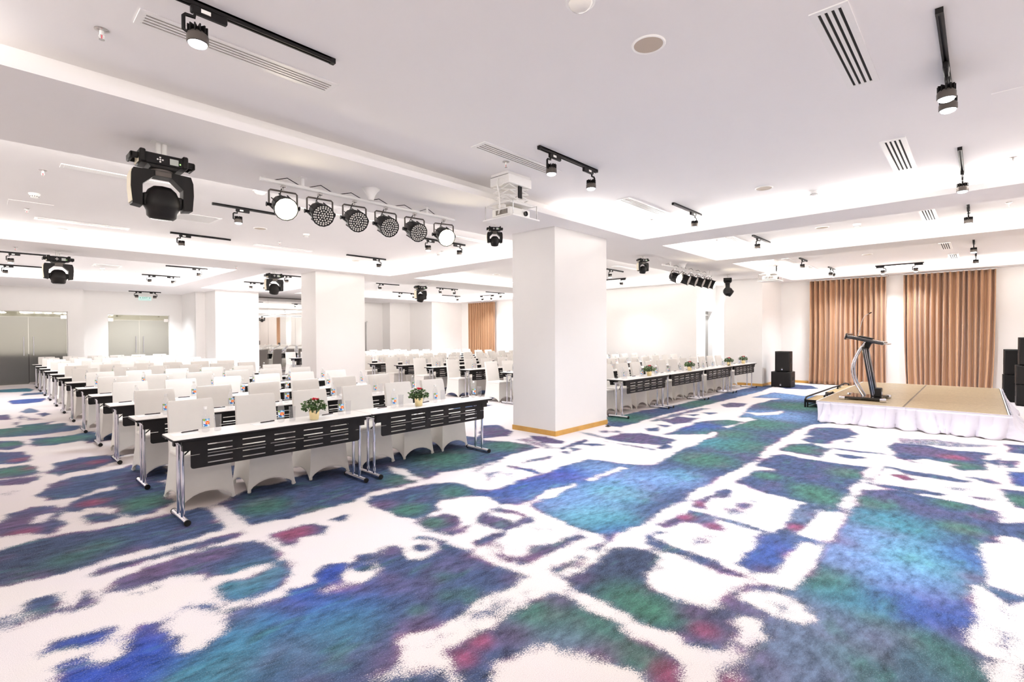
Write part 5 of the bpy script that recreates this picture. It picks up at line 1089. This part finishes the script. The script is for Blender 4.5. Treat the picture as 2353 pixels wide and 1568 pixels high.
# ------------------------------------------------------------------ projector lifts
def projector(label, x, y):
    r = thing('projector_lift', label, 'projector', (x, y, CEIL), group='white ceiling projector lifts')
    MB().box(-.2, .2, -.14, .14, -.03, 0).rbox(-.2, .2, -.16, .16, -.14, -.035, .006, 0, 1).build('top_housing', M['white'], r)
    sc = MB()
    for sy in (-.13, .13):
        for k in range(3):
            z0, z1 = -.15-k*.065, -.15-(k+1)*.065
            sc.tube([(-.17, sy, z0), (.17, sy, z1)], .008, 6).tube([(.17, sy, z0), (-.17, sy, z1)], .008, 6)
    for sx in (-.17, .17):
        for k in range(3):
            z0, z1 = -.15-k*.065, -.15-(k+1)*.065
            sc.tube([(sx, -.13, z0), (sx, .13, z1)], .008, 6).tube([(sx, .13, z0), (sx, -.13, z1)], .008, 6)
    sc.build('scissor_arms', M['white'], r)
    MB().box(-.03, .03, -.155, -.14, -.29, -.15).build('drive_belt', M['black'], r)
    MB().box(-.2, .2, -.16, .16, -.37, -.345).build('carrier', M['white'], r)
    p = MB().rbox(-.18, .18, -.15, .15, -.51, -.41, .015, 0, 2).build('projector_body', M['whitepl'], r)
    MB().lathe([(0, 0), (.03, 0), (.03, .02), (.024, .022), (.02, .012), (0, .012)], 18, 0, aim((0, -1, 0), (.09, -.15, -.462))).build('projection_lens', M['blackgl'], p)
    v = MB()
    for k in range(9): v.box(-.1835, -.18, -.11+k*.022, -.098+k*.022, -.49, -.435)
    v.build('vent_grille', M['slotw'], p)
    for sx, sy in ((-.21, -.23), (-.21, .23), (.21, -.23), (.21, .23)): MB().tube([(sx, sy, -.53), (sx, sy, -.36)], .006, 6).build('hanging_rod', M['steel'], r)
    MB().tube([(-.21, -.23, -.365), (-.21, .23, -.365), (.21, .23, -.365), (.21, -.23, -.365), (-.21, -.23, -.365)], .005, 6).build('rod_frame', M['white'], r)
    MB().box(-.18, -.14, -.05, .05, -.41, -.37).box(.14, .18, -.05, .05, -.41, -.37).build('bracket', M['white'], r)
    MB().box(-.235, .235, -.255, .255, -.545, -.53).build('ceiling_plate', M['whitepl'], r)
    cab = MB().tube([(-.205, .02, -.06), (-.24, .0, -.14), (-.235, -.03, -.28), (-.225, -.03, -.44), (-.2, .02, -.48)], .008, 8)
    for k in range(2): cab.tube([(-.206, .06*math.cos(a)-.02, -.11+.045*math.sin(a)) for a in [i*PI/5+k for i in range(11)]], .006, 6)
    cab.build('cable', M['whitepl'], r)
    return r
projector('near white projector on a scissor lift, above left of the near pillar', 4.44, 4.18)
projector('far white projector on a scissor lift, above the right pier', 14.25, 4.05)

# ------------------------------------------------------------------ curtains
def curtain(label, u, v0, v1, z1, seed, n_folds, flare=.04, gather=None):
    """hangs on a wall at u, between v0 and v1; folds push towards -u"""
    rr = random.Random(seed); r = thing('curtain', label, 'curtain', (u, 0, 0), group='brown floor-length curtains')
    ph = [0.0]
    for k in range(n_folds): ph.append(ph[-1]+rr.uniform(.75, 1.3))
    ph = [p/ph[-1] for p in ph]; amp = [rr.uniform(.75, 1.15) for _ in range(n_folds+1)]
    nx, nz = n_folds*12, 26; vs = []
    sway = [rr.uniform(-1, 1) for _ in range(n_folds+1)]
    for j in range(nz+1):
        h = j/nz; z = .015+(z1-.015)*h; low = (1-h)
        for i in range(nx+1):
            t = i/nx; k = min(n_folds-1, max(q for q in range(n_folds) if ph[q] <= t+1e-9)); f = (t-ph[k])/(ph[k+1]-ph[k])
            sw = (sway[k]*(1-f)+sway[k+1]*f)*low*low*.035
            c = 2*((1+math.cos(2*PI*f))/2)**1.5-1
            dep = .10*amp[k]*c*(1-.25*low)+.02*math.sin(9*t+seed)*low
            yy = v0+(v1-v0)*t; side = (t-.5)*2
            yy += sw+side*flare*low**3+.006*math.sin(2*PI*f)*(1-.4*low)
            if gather: yy += gather*low**2*math.exp(-((t-.5)/.25)**2)*math.sin(4*t)*.3
            vs.append((-.14-dep-.02*low**2*rr.random()*.3, yy, z+.006*math.sin(30*t)*(j == 0)))
    fs = [(j*(nx+1)+i, j*(nx+1)+i+1, (j+1)*(nx+1)+i+1, (j+1)*(nx+1)+i) for j in range(nz) for i in range(nx)]
    cl = MB().add(vs, fs, 0, True).build('drape', M['curtain'], r)
    md = cl.modifiers.new('thickness', 'SOLIDIFY'); md.thickness = .004
    MB().box(-.16, -.02, v0-.03, v1+.03, z1, z1+.03).build('curtain_track', M['white'], r)
    hm = MB(); hm.add([(p[0]-.003, p[1], .02) for p in vs[:nx+1]]+[(p[0]-.003, p[1], .1) for p in vs[:nx+1]], [(i, i+1, nx+2+i, nx+1+i) for i in range(nx)], 0, True); hm.build('hem', M['curtain'], r)
    return r
curtain('wide brown floor-length curtain behind the lectern, left of two by the stage', 18.28, 2.02, 3.97, 3.27, 3, 15)
curtain('wide brown floor-length curtain behind the stage, right of two', 18.28, -.28, 1.62, 3.27, 8, 15, -.05)
curtain('narrow brown curtain in the far corner left of the near pillar', 17.68, 17.66, 19.52, 3.27, 5, 14, .01)

# ------------------------------------------------------------------ stage, skirt and steps
SU0, SU1, SV0, SV1, SZ = 10.55, 15.45, -.31, 2.20, .365
def make_stage():
    r = thing('stage', 'low portable stage with tan woven deck panels', 'stage', (0, 0, 0))
    us = [SU0+(SU1-SU0)*k/4 for k in range(5)]; vsplit = (SV0+SV1)/2
    for a, b in zip(us, us[1:]):
        for c, d in ((SV0+.012, vsplit-.012), (vsplit+.012, SV1-.012)):
            MB().rbox(a+.0015, b-.0015, c, d, SZ-.05, SZ, .003, 0, 1).build('deck_panel', M['deck'], r)
    MB().box(SU0, SU1, vsplit-.011, vsplit+.011, SZ-.05, SZ-.004).build('joint_strip', M['bronze'], r)
    MB().box(SU0-.012, SU1, SV0-.012, SV0+.004, SZ-.06, SZ).box(SU0-.012, SU1, SV1-.004, SV1+.012, SZ-.06, SZ).box(SU0-.012, SU0+.002, SV0, SV1, SZ-.06, SZ).box(SU1-.002, SU1+.012, SV0, SV1, SZ-.06, SZ).build('edge_trim', M['white'], r)
    for x in [SU0+.15]+us[1:-1]+[SU1-.15]:
        for y in (SV0+.12, vsplit, SV1-.12): MB().tube([(x, y, 0), (x, y, SZ-.05)], .022, 8).build('leg', M['black'], r)
make_stage()
def make_skirt():
    rr = random.Random(4)
    path = [(SU0-.014, SV1), (SU0-.014, SV0-.014), (SU1, SV0-.014)]; pts = []
    for a, b in zip(path, path[1:]):
        L = math.dist(a, b); n = int(L/.022)
        d = ((b[0]-a[0])/L, (b[1]-a[1])/L); nrm = (d[1], -d[0])
        for i in range(n+(b == path[-1])): pts.append((a[0]+d[0]*L*i/n, a[1]+d[1]*L*i/n, nrm))
    # soften normals around the corner
    N = len(pts); nn = []
    for i in range(N):
        s = Vector((0, 0))
        for k in range(-9, 10): s += Vector(pts[min(max(i+k, 0), N-1)][2])
        nn.append(s.normalized())
    s_len = [0]
    for i in range(1, N): s_len.append(s_len[-1]+math.dist(pts[i][:2], pts[i-1][:2]))
    pl = [0]
    while pl[-1] < s_len[-1]: pl.append(pl[-1]+rr.uniform(.10, .17))
    am = [rr.uniform(.7, 1.3) for _ in pl]; sk = [rr.uniform(-1, 1) for _ in pl]; bl = [rr.uniform(.5, 1.2) for _ in pl]
    lev = 14; vs = []
    for j in range(lev+1):
        h = j/lev; q = 1-h; z = .004+(SZ-.02-.004)*h
        for i in range(N):
            s = s_len[i]+ .07*math.sin(s_len[i]*3.1)*q*q
            k = max(kk for kk in range(len(pl)) if pl[kk] <= max(s, 0)+1e-9); k = min(k, len(pl)-2); f = min(1, max(0, (s-pl[k])/(pl[k+1]-pl[k])))
            a_ = am[k]*(1-f)+am[k+1]*f; b_ = bl[k]*(1-f)+bl[k+1]*f; sk_ = sk[k]*(1-f)+sk[k+1]*f
            pleat = .055*a_*(.4+.6*math.sqrt(q))*max(0, math.sin(PI*f**.75))**.6
            out = .012+pleat+.17*b_*q**1.9+.05*q*q*math.sin(s*17+sk_*2)+.02*q*math.sin(s*9.3)
            if j < 2: out -= (.02 if j == 0 else .004)
            x, y, _ = pts[i]; n_ = nn[i]
            tx, ty = -n_[1], n_[0]
            vs.append((x+n_[0]*out+tx*sk_*.05*q, y+n_[1]*out+ty*sk_*.05*q, z+(.02*max(0, math.sin(s*23+sk_)) if j == 0 else .008*max(0, math.sin(s*23+sk_)) if j == 1 else 0)))
    fs = [(j*N+i, j*N+i+1, (j+1)*N+i+1, (j+1)*N+i) for j in range(lev) for i in range(N-1)]
    o = MB().add(vs, fs, 0, True).build('stage_skirt', M['cutlinewhite']); md = o.modifiers.new('thickness', 'SOLIDIFY'); md.thickness = .003
    tag(o, 'white pleated cloth skirt hanging round the stage front and side', 'skirt')
    top = vs[lev*N:]
    b = MB(); b.add([(p[0], p[1], SZ-.03) for p in top]+[(p[0], p[1], SZ+.001) for p in top], [(i, i+1, N+i+1, N+i) for i in range(N-1)], 0, True); b.build('heading_tape', M['cutlinewhite'], o)
make_skirt()
def make_steps():
    r = thing('stage_steps', 'black tube framed steps with tan treads at the left side of the stage', 'steps', (0, 0, 0))
    MB().box(12.32, 13.35, 2.30, 2.76, .145, .17).build('tread', M['tan'], r); MB().box(13.2, 15.2, 2.26, 2.56, .245, .27).build('tread', M['tan'], r)
    f = MB()
    for (x0, x1, y0, y1, z) in ((12.32, 13.35, 2.30, 2.76, .135), (13.2, 15.2, 2.26, 2.56, .235)):
        f.box(x0-.015, x1, y1, y1+.025, z-.03, z+.03).box(x0-.015, x0, y0, y1, z-.03, z+.03).box(x1-.012, x1, y0, y1, z-.03, z+.03).box(x0, x1, y0, y0+.02, z-.03, z+.01)
        for x in (x0+.01, x1-.02):
            for y in (y0+.02, y1-.01): f.tube([(x, y, 0), (x, y, z)], .016, 8)
        f.tube([(x0+.01, y1-.01, .05), (x1*.4+x0*.6, (y0+y1)/2, z-.02)], .01, 6)
    f.build('frame', M['black'], r)
    MB().tube([(12.30, 2.79, 0), (12.30, 2.79, .17), (12.36, 2.78, .215), (12.46, 2.77, .225), (14.1, 2.60, .30), (14.45, 2.565, .305), (14.6, 2.54, .27), (14.62, 2.53, .2)], .018, 8).build('rail', M['black'], r)
    MB().tube([(12.62, 2.49, .17), (12.62, 2.49, .235), (12.72, 2.47, .27), (13.2, 2.44, .275)], .018, 8).build('rail', M['black'], r)
    MB().tube([(14.06, 2.5, .27), (14.06, 2.5, .33), (14.9, 2.5, .345), (15.25, 2.48, .31), (15.32, 2.47, .22), (15.32, 2.47, 0)], .018, 8).build('rail', M['black'], r)
make_steps()

# ------------------------------------------------------------------ lectern on the stage, lower edge of its desk towards -y
def make_lectern():
    r = thing('lectern', 'black lectern with chrome bowed tubes and gooseneck microphone on the stage', 'lectern', (11.43, 1.58, SZ+.0015)); z0 = 0
    b = MB()
    # four splayed feet from a concave base plate
    arc = lambda p, q, c, n=8: [((1-t)**2*p[0]+2*t*(1-t)*c[0]+t*t*q[0], (1-t)**2*p[1]+2*t*(1-t)*c[1]+t*t*q[1]) for t in [i/n for i in range(n+1)]]
    out = arc((-.40, .33), (-.40, -.33), (-.30, 0))+arc((-.36, -.34), (.34, -.33), (0, -.12))+arc((.38, -.30), (.38, .30), (.18, 0))+arc((.34, .33), (-.34, .35), (0, .14))
    n = len(out); vs = [(x, y, .022) for x, y in out]+[(x, y, .062) for x, y in out]
    b.add(vs, [tuple(range(n-1, -1, -1)), tuple(range(n, 2*n))]+[(i, (i+1) % n, n+(i+1) % n, n+i) for i in range(n)])
    b.build('base', M['blackgl'], r)
    for x, y in ((-.39, .31), (-.39, -.31), (.36, -.3), (.36, .3)): MB().rbox(x-.045, x+.045, y-.05, y+.05, 0, .066, .012, 0, 2).build('foot', M['chrome'], r)
    # column leaning back: top at y=+.05, bottom y=-.10
    col = MB(); X = Matrix(((1, 0, 0, 0), (0, 1, .16, -.135), (0, 0, 1, .055), (0, 0, 0, 1)))
    col.rbox(-.075, .075, -.05, .05, 0, .92, .01, 0, 1, X); c = col.build('column', M['blackgl'], r)
    MB().box(-.045, -.03, -.054, -.049, .02, .88, 0, X).box(.03, .045, -.054, -.049, .02, .88, 0, X).box(-.079, -.074, .006, .016, .02, .88, 0, X).box(-.079, -.074, -.02, -.012, .02, .88, 0, X).build('column_strip', M['chrome'], c)
    MB().rbox(-.09, .09, -.245, -.14, .06, .22, .012, 0, 1).build('socket_box', M['blackpl'], c)
    MB().box(-.03, .03, -.247, -.244, .1, .15).build('emblem', M['emblem'], c)
    for sx in (-.13, .13):
        pts = []
        for i in range(13):
            t = i/12; y = .02+.21*math.sin(PI*t*.93+.12)-.02*t; pts.append((sx*(1-.25*t), (1-t)*(-.0)+y-.02, .06+1.02*t))
        MB().tube(pts, .017, 10).build('bowed_tube', M['chrome'], r)
    # desk: slopes down towards -y
    D = T(0, .0, 1.115) @ Matrix.Rotation(.235, 4, 'X')
    dk = MB().rbox(-.29, .29, -.30, .27, -.028, .028, .012, 0, 2, D).build('desk', M['blackgl'], r)
    MB().rbox(-.30, .30, .27, .295, -.06, .06, .006, 0, 1, D).build('front_panel', M['blackgl'], dk)
    MB().box(-.25, .25, -.365, -.30, -.004, .012, 0, D).build('glass_lip', M['steel'], dk)
    MB().rbox(-.14, .14, -.10, .12, .028, .055, .02, 0, 2, D).build('document_rest', M['blackpl'], dk)
    br = MB().prism([(.0, 0), (.16, 0), (.10, -.05), (.06, -.14), (0, -.18)], -.05, .05, 0, T(0, .02, 1.08) @ Matrix.Rotation(-PI/2, 4, 'Z')); br.build('desk_bracket', M['blackpl'], r)
    MB().tube([(0, .14, 1.17), (0, .10, 1.30), (0, .055, 1.50), (0, .01, 1.575), (0, -.05, 1.61)], [.006, .006, .0055, .0055, .0055], 8).build('gooseneck', M['steel'], r)
    MB().tube([(0, -.045, 1.607), (0, -.085, 1.63)], .010, 10).build('microphone', M['blackpl'], r)
make_lectern()

# ------------------------------------------------------------------ loudspeakers; front faces -x
def speaker(label, x, y0, y1, z0, z1, depth, group, chamfer=True):
    r = thing('loudspeaker', label, 'speaker', (x, (y0+y1)/2, z0), 0, group); w = (y1-y0)/2; h = z1-z0; d = depth; c = .06 if chamfer else .02
    n = [(0.015, -w+.012), (0.015, w-.012), (c, w), (d*.72, w), (d, w*.74), (d, -w*.74), (d*.72, -w), (c, -w)]
    vs = [(a, b, .008) for a, b in n]+[(a, b, h) for a, b in n]; k = len(n)
    b = MB().add(vs, [tuple(range(k-1, -1, -1)), tuple(range(k, 2*k))]+[(i, (i+1) % k, k+(i+1) % k, k+i) for i in range(k)]); o = b.build('cabinet', M['blackpl'], r)
    md = o.modifiers.new('edge', 'BEVEL'); md.width = .006; md.segments = 2
    MB().rbox(-.006, .018, -w+.018, w-.018, .02, h-.012, .01, 0, 1).build('front_grille', M['grille'], r)
    MB().box(-.009, -.006, -.02, .02, .055, .083).build('badge', M['emblem'], r); MB().box(-.009, -.006, -.02, .02, .09, .115).build('badge', M['bronze'], r)
    for s in (-1, 1):
        hd = MB().box(d*.30, d*.48, s*w-.004, s*w+.003, h*.42, h*.66).build('side_handle', M['slotd'], r)
        MB().box(d*.31, d*.47, s*w-.003, s*w+.006, h*.40, h*.425).build('handle_lip', M['steel'], hd)
    for sx in (.06, d-.08):
        for sy in (-w*.6, w*.6): MB().box(sx-.02, sx+.02, sy-.02, sy+.02, 0, .009).build('foot', M['black'], r)
    return r
speaker('black upright loudspeaker standing on the subwoofer left of the left curtain', 16.42, 4.13, 4.55, .462, 1.075, .40, 'left loudspeaker stack')
speaker('wide black subwoofer on the carpet beside the right pier', 16.36, 4.09, 4.64, 0, .462, .66, 'left loudspeaker stack')
speaker('black subwoofer at the right edge, lowest in the nearer stack', 15.50, -1.10, -.56, 0, .462, .6, 'right loudspeaker stacks')
speaker('black subwoofer at the right edge, middle of the nearer stack', 15.50, -1.10, -.555, .463, .885, .6, 'right loudspeaker stacks')
speaker('black upright loudspeaker at the right edge, top of the nearer stack', 15.55, -1.02, -.60, .886, 1.50, .45, 'right loudspeaker stacks')
speaker('tall black loudspeaker at the right edge, lower one of the farther stack', 16.25, -.86, -.37, 0, .625, .5, 'right loudspeaker stacks')
speaker('tall black loudspeaker at the right edge, upper one of the farther stack', 16.25, -.84, -.385, .626, 1.215, .45, 'right loudspeaker stacks')

# ------------------------------------------------------------------ exit sign above the right glass doors
def exit_sign():
    r = thing('exit_sign', 'pale green exit sign hanging over the right glass doors', 'sign', (4.33, 23.45, 3.07))
    MB().box(-.2, .2, -.015, .015, -.07, .07).build('panel', M['teal'], r)
    MB().tube([(-.12, 0, .07), (-.12, 0, .24)], .005, 6).tube([(.12, 0, .07), (.12, 0, .24)], .005, 6).build('hanger', M['white'], r)
    cu = bpy.data.curves.new('lettering', 'FONT'); cu.body = 'EXIT'; cu.size = .085; cu.align_x = 'CENTER'; cu.align_y = 'CENTER'; cu.extrude = .001
    t0 = bpy.data.objects.new('lettering_curve', cu); COL.objects.link(t0); bpy.context.view_layer.update(); me = bpy.data.meshes.new_from_object(t0.evaluated_get(bpy.context.evaluated_depsgraph_get())); bpy.data.objects.remove(t0); me.materials.clear(); me.materials.append(M['tealdk'])
    t = bpy.data.objects.new('lettering', me); COL.objects.link(t); t.parent = r; t.location = (0, -.017, .025); t.rotation_euler = (PI/2, 0, 0)
    m = MB()
    for s in (-1, 1): m.add([(s*.135, -.017, .05), (s*.135, -.017, 0), (s*.175, -.017, .025)], [(0, 1, 2)])
    for k in range(9): m.box(-.17+k*.038, -.148+k*.038, -.017, -.0155, -.045, -.035)
    m.build('marks', M['tealdk'], r)
exit_sign()
# small floor socket by the near pillar
o = thing('floor_socket', 'small dark floor socket beside the near pillar corner', 'socket', (7.45, 4.72, 0))
MB().box(-.04, .04, -.03, .03, 0, .012).build('plate', M['bronze'], o); MB().box(-.02, .02, -.015, .015, .012, .022).build('cover', M['black'], o)
